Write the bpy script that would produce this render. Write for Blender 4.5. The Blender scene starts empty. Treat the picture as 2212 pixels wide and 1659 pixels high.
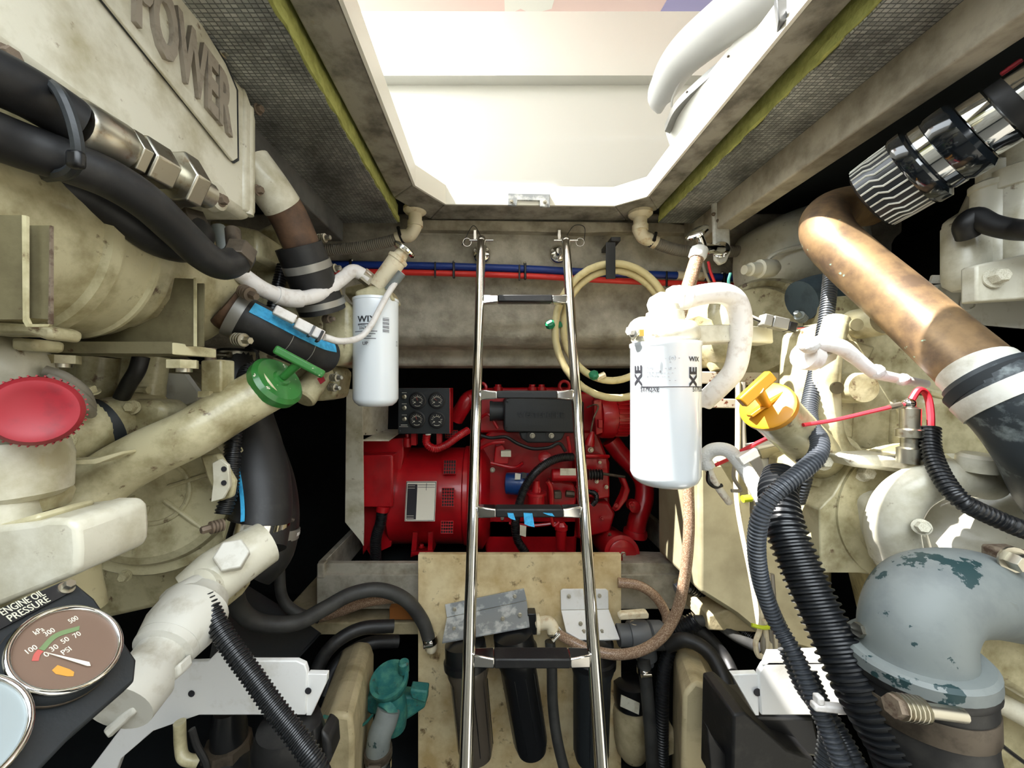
import bpy, math, random
from mathutils import Vector, Matrix
random.seed(7)
SC = bpy.context.scene
COL = SC.collection
V = Vector
# ------------------------------------------------------------------ camera
F, CX, CY, CZ = 830.0, 1066.0, 835.0, 1.2
cam = bpy.data.cameras.new('camera'); cam_o = bpy.data.objects.new('camera', cam); COL.objects.link(cam_o)
cam.sensor_width = 36.0; cam.lens = F / 2212 * 36.0; cam.clip_start = 0.02
cam.shift_x = (1106 - CX) / 2212; cam.shift_y = -(829.5 - CY) / 2212
cam_o.location = (0, 0, CZ); cam_o.rotation_euler = (math.pi / 2, 0, 0)
SC.camera = cam_o
# ------------------------------------------------------------------ sky, sun, exposure
w = bpy.data.worlds.new('sky'); SC.world = w; w.use_nodes = True
w.node_tree.nodes['Background'].inputs[0].default_value = (0.88, 0.95, 1.0, 1)
w.node_tree.nodes['Background'].inputs[1].default_value = 7.0
sun = bpy.data.lights.new('sun', 'SUN'); sun_o = bpy.data.objects.new('sun', sun); COL.objects.link(sun_o)
sun.energy = 25.0; sun.angle = math.radians(0.6); sun.color = (1.0, 0.97, 0.92)
sun_o.location = (-2, -1, 5)
sun_o.rotation_euler = V((0.62, 0.12, -1.0)).to_track_quat('-Z', 'Y').to_euler()
SC.view_settings.view_transform = 'Standard'; SC.view_settings.look = 'None'
SC.view_settings.gamma = 1.0; SC.view_settings.use_curve_mapping = False
SC.view_settings.exposure = 0.1

# ------------------------------------------------------------------ helpers
def P(px, py, d): return V(((px - CX) / F * d, d, CZ + (CY - py) / F * d))
def PX(px, py, X): return P(px, py, X * F / (px - CX))          # point on the plane x = X
def S(n, d): return n / F * d                                    # pixels at a distance -> metres
def srgb(c):
    return tuple(((x / 255) / 12.92 if x <= 10 else (((x / 255) + .055) / 1.055) ** 2.4) for x in c)

def spline(pts, step=None, n=8):
    pts = [V(p) for p in pts]
    if len(pts) < 3: return pts
    q = [pts[0] * 2 - pts[1]] + pts + [pts[-1] * 2 - pts[-2]]
    out = []
    for i in range(1, len(q) - 2):
        a, b, c, d = q[i - 1], q[i], q[i + 1], q[i + 2]
        for k in range(n):
            t = k / n
            out.append(0.5 * ((2 * b) + (c - a) * t + (2 * a - 5 * b + 4 * c - d) * t * t + (3 * b - a - 3 * c + d) * t ** 3))
    out.append(pts[-1])
    return out
def resample(pts, n):
    L = [0]
    for a, b in zip(pts, pts[1:]): L.append(L[-1] + (b - a).length)
    out = []; j = 0
    for k in range(n):
        s = L[-1] * k / (n - 1)
        while j < len(L) - 2 and L[j + 1] < s: j += 1
        t = (s - L[j]) / max(1e-9, L[j + 1] - L[j])
        out.append(pts[j].lerp(pts[j + 1], min(1, max(0, t))))
    return out
def plen(pts): return sum((b - a).length for a, b in zip(pts, pts[1:]))
def frame(ax):
    ax = V(ax).normalized()
    u = ax.cross(V((0, 0, 1)))
    if u.length < 0.05: u = ax.cross(V((0, 1, 0)))
    u.normalize(); return u, ax.cross(u).normalized(), ax

class MB:
    def __init__(s): s.v = []; s.f = []
    def add(s, vs, fs):
        n = len(s.v); s.v += [V(v) for v in vs]; s.f += [[i + n for i in f] for f in fs]; return s
    def box(s, c, size, R=None):
        c = V(c); a, b, d = [x / 2 for x in size]
        vs = [V((x, y, z)) for x in (-a, a) for y in (-b, b) for z in (-d, d)]
        if R is not None: vs = [R @ v for v in vs]
        return s.add([c + v for v in vs], [(0, 1, 3, 2), (4, 6, 7, 5), (0, 4, 5, 1), (2, 3, 7, 6), (0, 2, 6, 4), (1, 5, 7, 3)])
    def prism(s, poly, off):
        n = len(poly); poly = [V(p) for p in poly]; off = V(off)
        nor = V((0, 0, 0))
        for i in range(n): nor += (poly[i] - poly[0]).cross(poly[(i + 1) % n] - poly[0])
        if nor.dot(off) > 0: poly = poly[::-1]
        vs = poly + [p + off for p in poly]
        return s.add(vs, [list(range(n)), list(range(2 * n - 1, n - 1, -1))] + [((i + 1) % n, i, i + n, (i + 1) % n + n) for i in range(n)])
    def loft(s, rings, caps=True):
        n = len(rings[0]); m = len(rings); fs = []
        for k in range(m - 1):
            for i in range(n):
                j = (i + 1) % n
                fs.append((k * n + i, k * n + j, (k + 1) * n + j, (k + 1) * n + i))
        if caps: fs += [list(range(n - 1, -1, -1)), list(range((m - 1) * n, m * n))]
        return s.add([p for r in rings for p in r], fs)
    def tube(s, pts, r, n=14, caps=True):
        m = len(pts)
        rs = r if isinstance(r, (list, tuple)) else [r] * m
        if len(rs) != m: rs = [rs[min(len(rs) - 1, int(i / (m - 1) * (len(rs) - 1)))] * (1 - (i / (m - 1) * (len(rs) - 1)) % 1) + rs[min(len(rs) - 1, int(i / (m - 1) * (len(rs) - 1)) + 1)] * ((i / (m - 1) * (len(rs) - 1)) % 1) for i in range(m)]
        T = [(pts[min(i + 1, m - 1)] - pts[max(i - 1, 0)]).normalized() for i in range(m)]
        u, v, _ = frame(T[0]); rings = []
        for i in range(m):
            u = (u - T[i] * u.dot(T[i])).normalized(); v = T[i].cross(u)
            rings.append([pts[i] + (u * math.cos(2 * math.pi * k / n) + v * math.sin(2 * math.pi * k / n)) * rs[i] for k in range(n)])
        return s.loft(rings, caps)
    def ribbed(s, pts, r, pitch, depth=.13, n=16):
        L = plen(pts); k = max(3, int(L / pitch))
        q = resample(pts, k * 4 + 1)
        rs = [r * ((1, 1, 1 - depth, 1 - depth)[i % 4]) for i in range(len(q))]
        return s.tube(q, rs, n)
    def lathe(s, p0, ax, prof, n=28, caps=True):
        u, v, a = frame(ax); p0 = V(p0)
        return s.loft([[p0 + a * h + (u * math.cos(2 * math.pi * k / n) + v * math.sin(2 * math.pi * k / n)) * max(r, 1e-5) for k in range(n)] for r, h in prof], caps)
    def cyl(s, p0, p1, r, n=24, r2=None):
        p0 = V(p0); p1 = V(p1)
        return s.lathe(p0, p1 - p0, [(r, 0), (r if r2 is None else r2, (p1 - p0).length)], n)
    def ball(s, c, r, n=16, sq=(1, 1, 1)):
        c = V(c); m = n // 2; rings = []
        for i in range(m + 1):
            t = math.pi * i / m; rr = max(math.sin(t), .002) * r
            rings.append([c + V((math.cos(2 * math.pi * k / n) * rr * sq[0], math.sin(2 * math.pi * k / n) * rr * sq[1], -math.cos(t) * r * sq[2])) for k in range(n)])
        return s.loft(rings)
    def torus(s, c, ax, R, r, n=32, m=10):
        u, v, a = frame(ax); c = V(c); fs = []; vs = []
        for i in range(n):
            t = 2 * math.pi * i / n; e = u * math.cos(t) + v * math.sin(t)
            for k in range(m):
                q = 2 * math.pi * k / m
                vs.append(c + e * (R + r * math.cos(q)) + a * r * math.sin(q))
        for i in range(n):
            for k in range(m):
                i2 = (i + 1) % n; k2 = (k + 1) % m
                fs.append((i * m + k, i2 * m + k, i2 * m + k2, i * m + k2))
        return s.add(vs, fs)
    def slab(s, poly, d, off):                 # outline at distance d (or per-point distance) given real thickness
        return s.prism([P(*p, d) if len(p) == 2 else P(*p) for p in poly], off)

def mesh_of(name, mb, smooth=38):
    me = bpy.data.meshes.new(name)
    me.from_pydata([tuple(v) for v in mb.v], [], mb.f); me.update()
    if smooth:
        me.shade_smooth(); me.set_sharp_from_angle(angle=math.radians(smooth))
    return me
ROOTS = []
def thing(name, label, cat, group=None, kind=None):
    o = bpy.data.objects.new(name, None); COL.objects.link(o); o.empty_display_size = .02
    o['label'] = label
    if kind: o['kind'] = kind
    else: o['category'] = cat
    if group: o['group'] = group
    ROOTS.append(o); return o
def mk(name, mb, m, parent=None, bev=0, smooth=38, label=None, seg=2, sub=0):
    me = mb if isinstance(mb, bpy.types.Mesh) else mesh_of(name, mb, smooth)
    if not me.materials: me.materials.append(m)
    o = bpy.data.objects.new(name, me); COL.objects.link(o)
    if parent: o.parent = parent
    if bev:
        b = o.modifiers.new('bevel', 'BEVEL'); b.width = bev; b.segments = seg; b.limit_method = 'ANGLE'; b.angle_limit = math.radians(40)
        b.harden_normals = False
    if sub:
        q = o.modifiers.new('sub', 'SUBSURF'); q.levels = sub; q.render_levels = sub
    if label: o['label'] = label
    return o
def solo(name, mb, m, label, cat, group=None, **k):
    o = mk(name, mb, m, None, **k)
    o['label'] = label; o['category'] = cat
    if group: o['group'] = group
    ROOTS.append(o); return o
def struct(name, mb, m, label=None, **k):
    o = mk(name, mb, m, None, **k); o['kind'] = 'structure'
    if label: o['label'] = label
    return o
def finish():                                   # every root is moved to the foot of its own thing
    bpy.context.view_layer.update()
    for r in ROOTS:
        pts = []
        def walk(o):
            if o.type == 'MESH': pts.extend(o.matrix_world @ V(c) for c in o.bound_box)
            for c in o.children: walk(c)
        walk(r)
        if not pts: continue
        b = V(((min(p.x for p in pts) + max(p.x for p in pts)) / 2, (min(p.y for p in pts) + max(p.y for p in pts)) / 2, min(p.z for p in pts)))
        r.location = b
        if r.type == 'MESH': r.data.transform(Matrix.Translation(-b))
        for c in r.children: c.location = c.location - b

# ------------------------------------------------------------------ materials
MATS = {}
def M(name, rgb, rough=.5, metal=0., dirt=None, ds=9., lo=.5, hi=.68, bump=0., bs=70., dirt2=None, ds2=40., lo2=.62, hi2=.66, coat=0., spec=.5, trans=0.):
    m = bpy.data.materials.new(name); m.use_nodes = True; nt = m.node_tree; N = nt.nodes; L = nt.links
    b = N['Principled BSDF']; c = srgb(rgb) + (1,)
    b.inputs['Base Color'].default_value = c; b.inputs['Roughness'].default_value = rough; b.inputs['Metallic'].default_value = metal
    b.inputs['Coat Weight'].default_value = coat; b.inputs['Specular IOR Level'].default_value = spec
    b.inputs['Transmission Weight'].default_value = trans
    tc = N.new('ShaderNodeTexCoord'); src = None
    def layer(prev, col, sc, lo, hi):
        sc *= 1.7
        no = N.new('ShaderNodeTexNoise'); no.inputs['Scale'].default_value = sc; no.inputs['Detail'].default_value = 7; no.inputs['Roughness'].default_value = .62
        L.new(tc.outputs['Object'], no.inputs['Vector'])
        mr = N.new('ShaderNodeMapRange'); mr.inputs[1].default_value = lo; mr.inputs[2].default_value = hi
        L.new(no.outputs[0], mr.inputs[0])
        mx = N.new('ShaderNodeMix'); mx.data_type = 'RGBA'
        L.new(mr.outputs[0], mx.inputs[0]); mx.inputs[7].default_value = srgb(col) + (1,)
        if prev is None: mx.inputs[6].default_value = c
        else: L.new(prev, mx.inputs[6])
        return mx.outputs[2]
    if dirt: src = layer(None, dirt, ds, lo, hi)
    if dirt2: src = layer(src, dirt2, ds2, lo2, hi2)
    if src: L.new(src, b.inputs['Base Color'])
    if bump:
        no = N.new('ShaderNodeTexNoise'); no.inputs['Scale'].default_value = bs; no.inputs['Detail'].default_value = 5
        L.new(tc.outputs['Object'], no.inputs['Vector'])
        bu = N.new('ShaderNodeBump'); bu.inputs['Strength'].default_value = bump; bu.inputs['Distance'].default_value = .004
        L.new(no.outputs[0], bu.inputs['Height']); L.new(bu.outputs[0], b.inputs['Normal'])
    MATS[name] = m; return m

cream = M('cream_paint', (194, 186, 150), .36, dirt=(134, 123, 86), ds=11, lo=.44, hi=.68, bump=.2, bs=60, dirt2=(96, 74, 50), ds2=26, lo2=.62, hi2=.70, coat=.15)
cream2 = M('cream_paint_clean', (212, 208, 190), .34, dirt=(164, 156, 126), ds=9, lo=.45, hi=.72, bump=.14, bs=60, dirt2=(120, 100, 74), ds2=24, lo2=.64, hi2=.72, coat=.2)
white_paint = M('white_gloss_paint', (236, 236, 234), .3, dirt=(206, 202, 190), ds=12, lo=.55, hi=.8, coat=.3)
olive = M('khaki_bracket_paint', (104, 97, 70), .55, dirt=(78, 70, 48), ds=14, lo=.45, hi=.75, dirt2=(70, 46, 30), ds2=34, lo2=.66, hi2=.72, bump=.15)
rubber = M('black_rubber', (24, 24, 25), .5, dirt=(54, 52, 49), ds=16, lo=.52, hi=.8, bump=.06, bs=150)
dusty_rubber = M('grey_worn_rubber', (60, 60, 58), .55, dirt=(40, 40, 40), ds=12, lo=.45, hi=.7, bump=.05)
black_plastic = M('black_corrugated_plastic', (24, 26, 29), .33, spec=.6)
grey_loom = M('grey_corrugated_plastic', (66, 70, 76), .35, spec=.6)
gunmetal = M('charcoal_paint', (36, 40, 43), .5, bump=.1, bs=200)
steel = M('polished_stainless', (222, 220, 216), .12, 1.0)
zinc = M('zinc_plated_steel', (190, 186, 172), .34, 1.0, dirt=(140, 112, 80), ds=40, lo=.55, hi=.75)
rustbolt = M('rusty_bolt', (128, 114, 98), .6, .3, dirt=(84, 66, 52), ds=60, lo=.45, hi=.6)
chrome = M('chrome', (230, 230, 228), .08, 1.0)
brass = M('brown_bronze', (92, 82, 70), .5, .4, dirt=(62, 54, 45), ds=24, lo=.45, hi=.65)
red = M('red_enamel', (182, 18, 28), .34, dirt=(140, 10, 20), ds=7, lo=.45, hi=.8, coat=.25)
red_cap = M('red_plastic', (158, 34, 46), .5, dirt=(132, 34, 44), ds=30, lo=.5, hi=.7)
green = M('green_enamel', (46, 116, 48), .35, dirt2=(214, 206, 186), ds2=42, lo2=.63, hi2=.65, dirt=(38, 98, 42), coat=.3)
teal = M('oxidised_bronze', (30, 98, 95), .6, dirt=(70, 128, 110), ds=22, lo=.45, hi=.65, dirt2=(64, 70, 60), ds2=30, lo2=.6, hi2=.7, bump=.4)
amber = M('amber_plastic', (190, 130, 22), .4)
filter_white = M('filter_enamel', (232, 238, 242), .24, coat=.4, spec=.6)
ink = M('black_print', (38, 38, 44), .6)
ink_grey = M('grey_print', (120, 124, 130), .6)
blue_tape = M('blue_tape', (66, 176, 226), .6, dirt=(50, 150, 204), ds=60, lo=.45, hi=.6)
blue_pipe = M('blue_tube', (22, 54, 132), .4)
red_pipe = M('red_tube', (222, 54, 46), .4)
white_hose = M('white_rubber_hose', (226, 222, 218), .45, dirt=(196, 186, 176), ds=40, lo=.5, hi=.75)
tan_hose = M('cream_hose', (212, 198, 150), .5, dirt=(176, 160, 112), ds=20, lo=.5, hi=.8)
pvc = M('aged_white_plastic', (226, 214, 184), .45, dirt=(186, 150, 100), ds=26, lo=.55, hi=.75)
grey_plastic = M('grey_plastic', (92, 94, 96), .45)
bulk = M('bare_fibreglass', (190, 184, 168), .8, dirt=(126, 119, 105), ds=7, lo=.38, hi=.72, bump=.55, bs=90, dirt2=(60, 54, 46), ds2=60, lo2=.7, hi2=.74)
gutter = M('dirty_grey_gelcoat', (154, 149, 138), .6, dirt=(98, 93, 84), ds=12, lo=.42, hi=.66, bump=.15, dirt2=(142, 134, 116), ds2=26, lo2=.62, hi2=.74)
beam_m = M('weathered_grey_beam', (168, 159, 140), .65, dirt=(116, 107, 90), ds=10, lo=.42, hi=.7, bump=.25, dirt2=(60, 54, 46), ds2=80, lo2=.73, hi2=.75)
dark_beam = M('dark_steel_beam', (104, 104, 102), .5, dirt=(70, 70, 70), ds=9, lo=.4, hi=.7, bump=.1, dirt2=(120, 120, 114), ds2=60, lo2=.7, hi2=.74)
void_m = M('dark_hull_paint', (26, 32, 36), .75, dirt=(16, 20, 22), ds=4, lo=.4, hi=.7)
foam = M('yellow_green_foam', (176, 178, 102), .9, dirt=(142, 144, 74), ds=30, lo=.4, hi=.7, bump=.5, bs=120)
gel = M('white_gelcoat', (236, 233, 222), .35, coat=.2)
vinyl = M('white_vinyl', (240, 238, 232), .45, bump=.03)
grey_edge = M('grey_aluminium', (156, 154, 148), .4, .6)
coral = M('coral_canvas', (226, 196, 182), .8); violet = M('violet_canvas', (158, 150, 184), .8)
tray_m = M('galvanised_angle', (186, 180, 164), .6, .2, dirt=(138, 130, 112), ds=11, lo=.42, hi=.7, bump=.15, dirt2=(70, 56, 40), ds2=46, lo2=.68, hi2=.73)
stringer_m = M('cream_stringer_gelcoat', (190, 176, 140), .6, dirt=(140, 126, 92), ds=8, lo=.42, hi=.72, bump=.25, dirt2=(80, 66, 44), ds2=34, lo2=.68, hi2=.73)
bracket_grey = M('grey_bracket_paint', (142, 146, 148), .5, dirt=(196, 198, 196), ds=14, lo=.5, hi=.6)
smoke = M('smoked_plastic', (92, 84, 74), .18, trans=.25, spec=.6)
housing_black = M('black_filter_plastic', (22, 23, 25), .3, spec=.55)
silver_paint = M('silver_white_paint', (206, 204, 194), .45, dirt=(160, 152, 132), ds=14, lo=.5, hi=.75, bump=.08)
grey_paint = M('grey_primer', (118, 124, 122), .55, dirt=(98, 104, 106), ds=8, lo=.45, hi=.7, dirt2=(30, 56, 58), ds2=11, lo2=.60, hi2=.61, bump=.06)
tank_m = M('beige_tank', (156, 149, 120), .6, dirt=(128, 120, 94), ds=5, lo=.4, hi=.7)
pipe_rust = M('chipped_brown_pipe', (104, 78, 58), .6, .2, dirt=(66, 50, 40), ds=14, lo=.42, hi=.66, dirt2=(206, 200, 178), ds2=17, lo2=.655, hi2=.665, bump=.1)
face_m = M('dial_brown', (118, 96, 82), .45); face_black = M('dial_black', (30, 30, 32), .5)
pale = M('pale_print', (226, 222, 206), .6); dial_green = M('dial_green', (112, 134, 92), .6); dial_red = M('dial_red', (186, 92, 84), .6)
orange_print = M('orange_print', (206, 148, 62), .6)
lens_grey = M('grey_dial', (150, 160, 162), .3)
blue_can = M('blue_filter_paint', (18, 62, 124), .35, coat=.3)
label_m = M('pale_label', (214, 210, 190), .6, dirt=(188, 180, 156), ds=30)
wire_red = M('red_wire', (206, 40, 52), .45); wire_white = M('white_wire', (222, 218, 206), .5, dirt=(180, 160, 140), ds=60); wire_grey = M('grey_wire', (134, 128, 116), .5)
wire_green = M('green_wire', (40, 100, 90), .5)
lime = M('lime_tie', (198, 214, 40), .45); tie_black = M('black_tie', (16, 16, 18), .4)
orange_wood = M('orange_timber', (150, 92, 40), .7, bump=.2)
green_plastic = M('green_plastic', (20, 120, 80), .4)
rust_rail = M('chipped_white_rail', (206, 196, 178), .6, dirt2=(122, 60, 36), ds2=30, lo2=.6, hi2=.66, dirt=(170, 156, 130), ds=12)
silver_tape = M('braided_loom', (214, 214, 212), .4, bump=.4, bs=300)

def copper_mat():
    m = M('heated_copper', (146, 118, 84), .42, .45, dirt=(94, 76, 60), ds=12, lo=.38, hi=.64, dirt2=(150, 190, 168), ds2=44, lo2=.66, hi2=.69)
    return m
copper = copper_mat()
def plywood_mat():
    m = M('stained_plywood', (232, 214, 170), .65, dirt=(196, 168, 116), ds=6, lo=.40, hi=.66, dirt2=(120, 94, 60), ds2=16, lo2=.60, hi2=.70, bump=.08)
    return m
plywood = plywood_mat()
def foil_mat():
    m = bpy.data.materials.new('reinforced_foil'); m.use_nodes = True; nt = m.node_tree; N = nt.nodes; L = nt.links; b = N['Principled BSDF']
    tc = N.new('ShaderNodeTexCoord')
    br = N.new('ShaderNodeTexBrick'); br.offset = 0; br.inputs['Scale'].default_value = 1; br.inputs['Brick Width'].default_value = .0085; br.inputs['Row Height'].default_value = .0058
    br.inputs['Mortar Size'].default_value = .0009; br.inputs['Mortar Smooth'].default_value = .6
    br.inputs['Color1'].default_value = srgb((196, 198, 194)) + (1,); br.inputs['Color2'].default_value = srgb((150, 153, 150)) + (1,); br.inputs['Mortar'].default_value = srgb((112, 114, 112)) + (1,)
    no = N.new('ShaderNodeTexNoise'); no.inputs['Scale'].default_value = 9; no.inputs['Detail'].default_value = 8
    no2 = N.new('ShaderNodeTexNoise'); no2.inputs['Scale'].default_value = 60; no2.inputs['Detail'].default_value = 4
    L.new(tc.outputs['Object'], br.inputs['Vector']); L.new(tc.outputs['Object'], no.inputs['Vector']); L.new(tc.outputs['Object'], no2.inputs['Vector'])
    mx = N.new('ShaderNodeMix'); mx.data_type = 'RGBA'; mx.blend_type = 'MULTIPLY'; mx.inputs[0].default_value = .8
    rp = N.new('ShaderNodeMapRange'); rp.inputs[1].default_value = .35; rp.inputs[2].default_value = .65; rp.inputs[3].default_value = .25; rp.inputs[4].default_value = 1.25
    L.new(no.outputs[0], rp.inputs[0]); L.new(br.outputs['Color'], mx.inputs[6]); L.new(rp.outputs[0], mx.inputs[7]); L.new(mx.outputs[2], b.inputs['Base Color'])
    ad = N.new('ShaderNodeMath'); ad.operation = 'SUBTRACT'; L.new(no2.outputs[0], ad.inputs[0]); L.new(br.outputs['Fac'], ad.inputs[1])
    bu = N.new('ShaderNodeBump'); bu.inputs['Strength'].default_value = .7; bu.inputs['Distance'].default_value = .003; L.new(ad.outputs[0], bu.inputs['Height']); L.new(bu.outputs[0], b.inputs['Normal'])
    b.inputs['Metallic'].default_value = .55; b.inputs['Roughness'].default_value = .42
    return m
foil = foil_mat()
def braid_mat(name, c1, c2):
    m = bpy.data.materials.new(name); m.use_nodes = True; nt = m.node_tree; N = nt.nodes; L = nt.links; b = N['Principled BSDF']
    tc = N.new('ShaderNodeTexCoord'); ch = N.new('ShaderNodeTexVoronoi'); ch.inputs['Scale'].default_value = 330
    L.new(tc.outputs['Object'], ch.inputs['Vector'])
    mr = N.new('ShaderNodeMapRange'); mr.inputs[1].default_value = .25; mr.inputs[2].default_value = .55
    L.new(ch.outputs['Distance'], mr.inputs[0])
    mx = N.new('ShaderNodeMix'); mx.data_type = 'RGBA'; mx.inputs[6].default_value = srgb(c1) + (1,); mx.inputs[7].default_value = srgb(c2) + (1,)
    L.new(mr.outputs[0], mx.inputs[0]); L.new(mx.outputs[2], b.inputs['Base Color']); b.inputs['Roughness'].default_value = .28
    return m
braid = braid_mat('braided_clear_hose', (188, 164, 140), (140, 112, 90))

# ------------------------------------------------------------------ shared small hardware
def _bolt():
    m = MB(); m.lathe((0, 0, 0), (0, 0, 1), [(.72, 0), (.72, .12), (.5, .14)], 16)
    m.lathe((0, 0, .14), (0, 0, 1), [(.52, 0), (.52, .52), (.44, .62)], 6); return m
def _plug():
    m = MB(); pr = []
    for k in range(4): pr += [(.55, k * .34), (.7, k * .34 + .05), (.7, k * .34 + .22), (.55, k * .34 + .27)]
    m.lathe((0, 0, 0), (0, 0, 1), pr, 18); m.lathe((0, 0, 1.3), (0, 0, 1), [(.42, 0), (.42, .75), (.34, .85)], 6); return m
BOLT, PLUG = _bolt(), _plug()
_cache = {}
def hw(name, proto, m, parent, p, ax, size):
    k = (id(proto), m.name)
    if k not in _cache:
        me = mesh_of(name, proto); me.materials.append(m); _cache[k] = me
    o = bpy.data.objects.new(name, _cache[k]); COL.objects.link(o); o.parent = parent
    o.location = V(p); o.rotation_euler = V(ax).to_track_quat('Z', 'Y').to_euler(); o.scale = (size, size, size)
    return o
def bolt(parent, p, ax, size=.014, m=None, name='bolt'): return hw(name, BOLT, m or zinc, parent, p, ax, size)
def plug(parent, p, ax, size=.012, m=None): return hw('zinc_plug', PLUG, m or zinc, parent, p, ax, size)
def clamp(parent, p, ax, r, wd=.011, m=None, screw=True, name='hose_clamp', side=(0, -1, .3)):
    p = V(p); u, v, a = frame(ax); b = MB(); b.lathe(p - a * wd / 2, a, [(r, 0), (r, wd), (r * .97, wd)], 28, True)
    o = mk(name, b, m or steel, parent)
    if screw:
        s = V(side); s = (s - a * s.dot(a)).normalized(); t = a.cross(s); q = p + s * (r + .003)
        c = MB(); c.cyl(q - t * .011, q + t * .011, .0042, 10); c.lathe(q + t * .011, t, [(.0055, 0), (.0055, .005)], 6)
        mk('clamp_screw', c, m or steel, o)
    return o
def text_me(s, size, ext, xs=1.0, bold=0.0, align='LEFT'):
    c = bpy.data.curves.new('t', 'FONT'); c.body = s; c.size = size; c.extrude = ext; c.align_x = align; c.offset = bold; c.resolution_u = 3
    o = bpy.data.objects.new('t', c); COL.objects.link(o); bpy.context.view_layer.update()
    me = bpy.data.meshes.new_from_object(o.evaluated_get(bpy.context.evaluated_depsgraph_get()))
    bpy.data.objects.remove(o); bpy.data.curves.remove(c)
    me.materials.clear()
    for v in me.vertices: v.co.x *= xs
    return me
def text_on(parent, name, s, org, xd, yd, size, m, ext=.0004, xs=1.0, bold=0.0, align='LEFT', label=None):
    me = text_me(s, size, ext, xs, bold, align); xd = V(xd).normalized(); yd = V(yd).normalized(); n = xd.cross(yd); org = V(org)
    for v in me.vertices: v.co = org + xd * v.co.x + yd * v.co.y + n * v.co.z
    return mk(name, me, m, parent, label=label)
def text_cyl(parent, name, s, c, r, ang, z, size, m, xs=1.0, bold=0.0, vert=False, align='LEFT'):
    # print wrapped round an upright cylinder: ang measured from the -y direction, growing to the right
    me = text_me(s, size, .0001, xs, bold, align)
    for v in me.vertices:
        x, y = (v.co.x, v.co.y) if not vert else (-v.co.y, v.co.x)
        a = ang + x / r; rr = r + .0011 + v.co.z
        v.co = V((c[0] + math.sin(a) * rr, c[1] - math.cos(a) * rr, z + y))
    return mk(name, me, m, parent)

# ================================================================== the setting
bounce_m = M('bounce_grey_gelcoat', (160, 158, 150), .6, dirt=(126, 123, 115), ds=5)  # tone of the unseen walls behind the camera, set for bounced light
def zz(r): return CZ + r
HF = .44                                            # front edge of the hatch; a deck beam, then an opening added behind the camera for fill light
HP = [(-.2, HF), (-.2, .954), (-.134, 1.055), (.334, 1.065), (.408, 1.01), (.411, HF)]
GO = [(-.265, HF - .07), (-.265, 1.02), (-.19, 1.15), (.40, 1.16), (.465, 1.09), (.465, HF - .07)]
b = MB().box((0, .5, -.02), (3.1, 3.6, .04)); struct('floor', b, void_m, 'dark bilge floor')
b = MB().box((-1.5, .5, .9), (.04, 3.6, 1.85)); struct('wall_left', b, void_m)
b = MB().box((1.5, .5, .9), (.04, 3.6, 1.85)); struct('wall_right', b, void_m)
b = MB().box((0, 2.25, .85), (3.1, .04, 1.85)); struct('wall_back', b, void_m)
b = MB().box((0, -1.25, .85), (3.1, .04, 1.85)); struct('wall_front', b, bounce_m)
b = MB().box((.1, -.4, .14), (1.7, 1.6, .03)); struct('floor_bounce_panel', b, M('dark_bounce_panel', (92, 90, 84), .7), 'unseen grey panel between the engines, added for bounced light')  # added out of view to bounce hatch light upward
for sx, nm in ((-1, 'wall_bounce_left'), (1, 'wall_bounce_right')): struct(nm, MB().box((sx * 1.0, -.55, .9), (.03, 1.36, 1.5)), bounce_m)  # unseen side walls added to bounce light into the room
b = MB()
FILL_GAP = (-.62, .8, -1.0, .16)  # unseen overhead opening, added to let sky light fill the room
for x0, x1, y0, y1 in ((-1.5, -.2, .16, 2.25), (.411, 1.5, .16, 2.25), (-.2, .411, .16, HF), (-.2, .411, 1.065, 2.25), (-1.5, FILL_GAP[0], -1.25, .16), (FILL_GAP[1], 1.5, -1.25, .16), (FILL_GAP[0], FILL_GAP[1], -1.25, FILL_GAP[2])):
    b.box(((x0 + x1) / 2, (y0 + y1) / 2, 1.74), (x1 - x0, y1 - y0, .02))
b.prism([V((x, y, 1.73)) for x, y in ((-.2, .954), (-.134, 1.065), (-.2, 1.065))], (0, 0, .02))
b.prism([V((x, y, 1.73)) for x, y in ((.334, 1.065), (.411, 1.01), (.411, 1.065))], (0, 0, .02))
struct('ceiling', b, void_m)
# gutter frame round the hatch
b = MB(); n = len(HP)
for i in range(-1, n - 1):
    q = [V((*HP[i], 1.70)), V((*HP[i + 1], 1.70)), V((*GO[i + 1], 1.70)), V((*GO[i], 1.70))]
    b.prism(q, (0, 0, .032))
struct('trim_1', b, gutter, 'dirty grey gutter frame round the hatch opening', bev=.004)
b = MB()
for i in range(-1, n - 1):
    p, q = V((*HP[i], 1.698)), V((*HP[i + 1], 1.698)); t = (q - p).normalized(); nn = V((t.y, -t.x, 0)) * .006
    b.prism([p, q, q + nn, p + nn], (0, 0, .052))
struct('trim_2', b, gel, 'white hatch coaming')
# bulkhead beam across the back
prof = [(1.17, .53), (1.17, .468), (1.19, .462), (1.2, .445), (1.2, .35), (1.235, .338), (1.262, .3), (1.268, .25), (1.25, .2), (1.252, .165), (1.285, .138), (1.40, .135), (1.41, .075), (1.5, .07), (1.5, .53)]
b = MB().prism([V((-1.05, y, zz(z))) for y, z in prof], (2.3, 0, 0))
struct('trim_3', b, bulk, 'bare fibreglass bulkhead beam across the back', bev=.012, seg=3)
b = MB().slab([(868, 470), (905, 474), (1440, 481), (1505, 488), (1505, 503), (1330, 500), (1260, 503), (1120, 499), (868, 496)], 1.15, (0, .03, 0))
struct('trim_4', b, beam_m, 'peeling grey ledge strip under the hatch', bev=.002)
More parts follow.
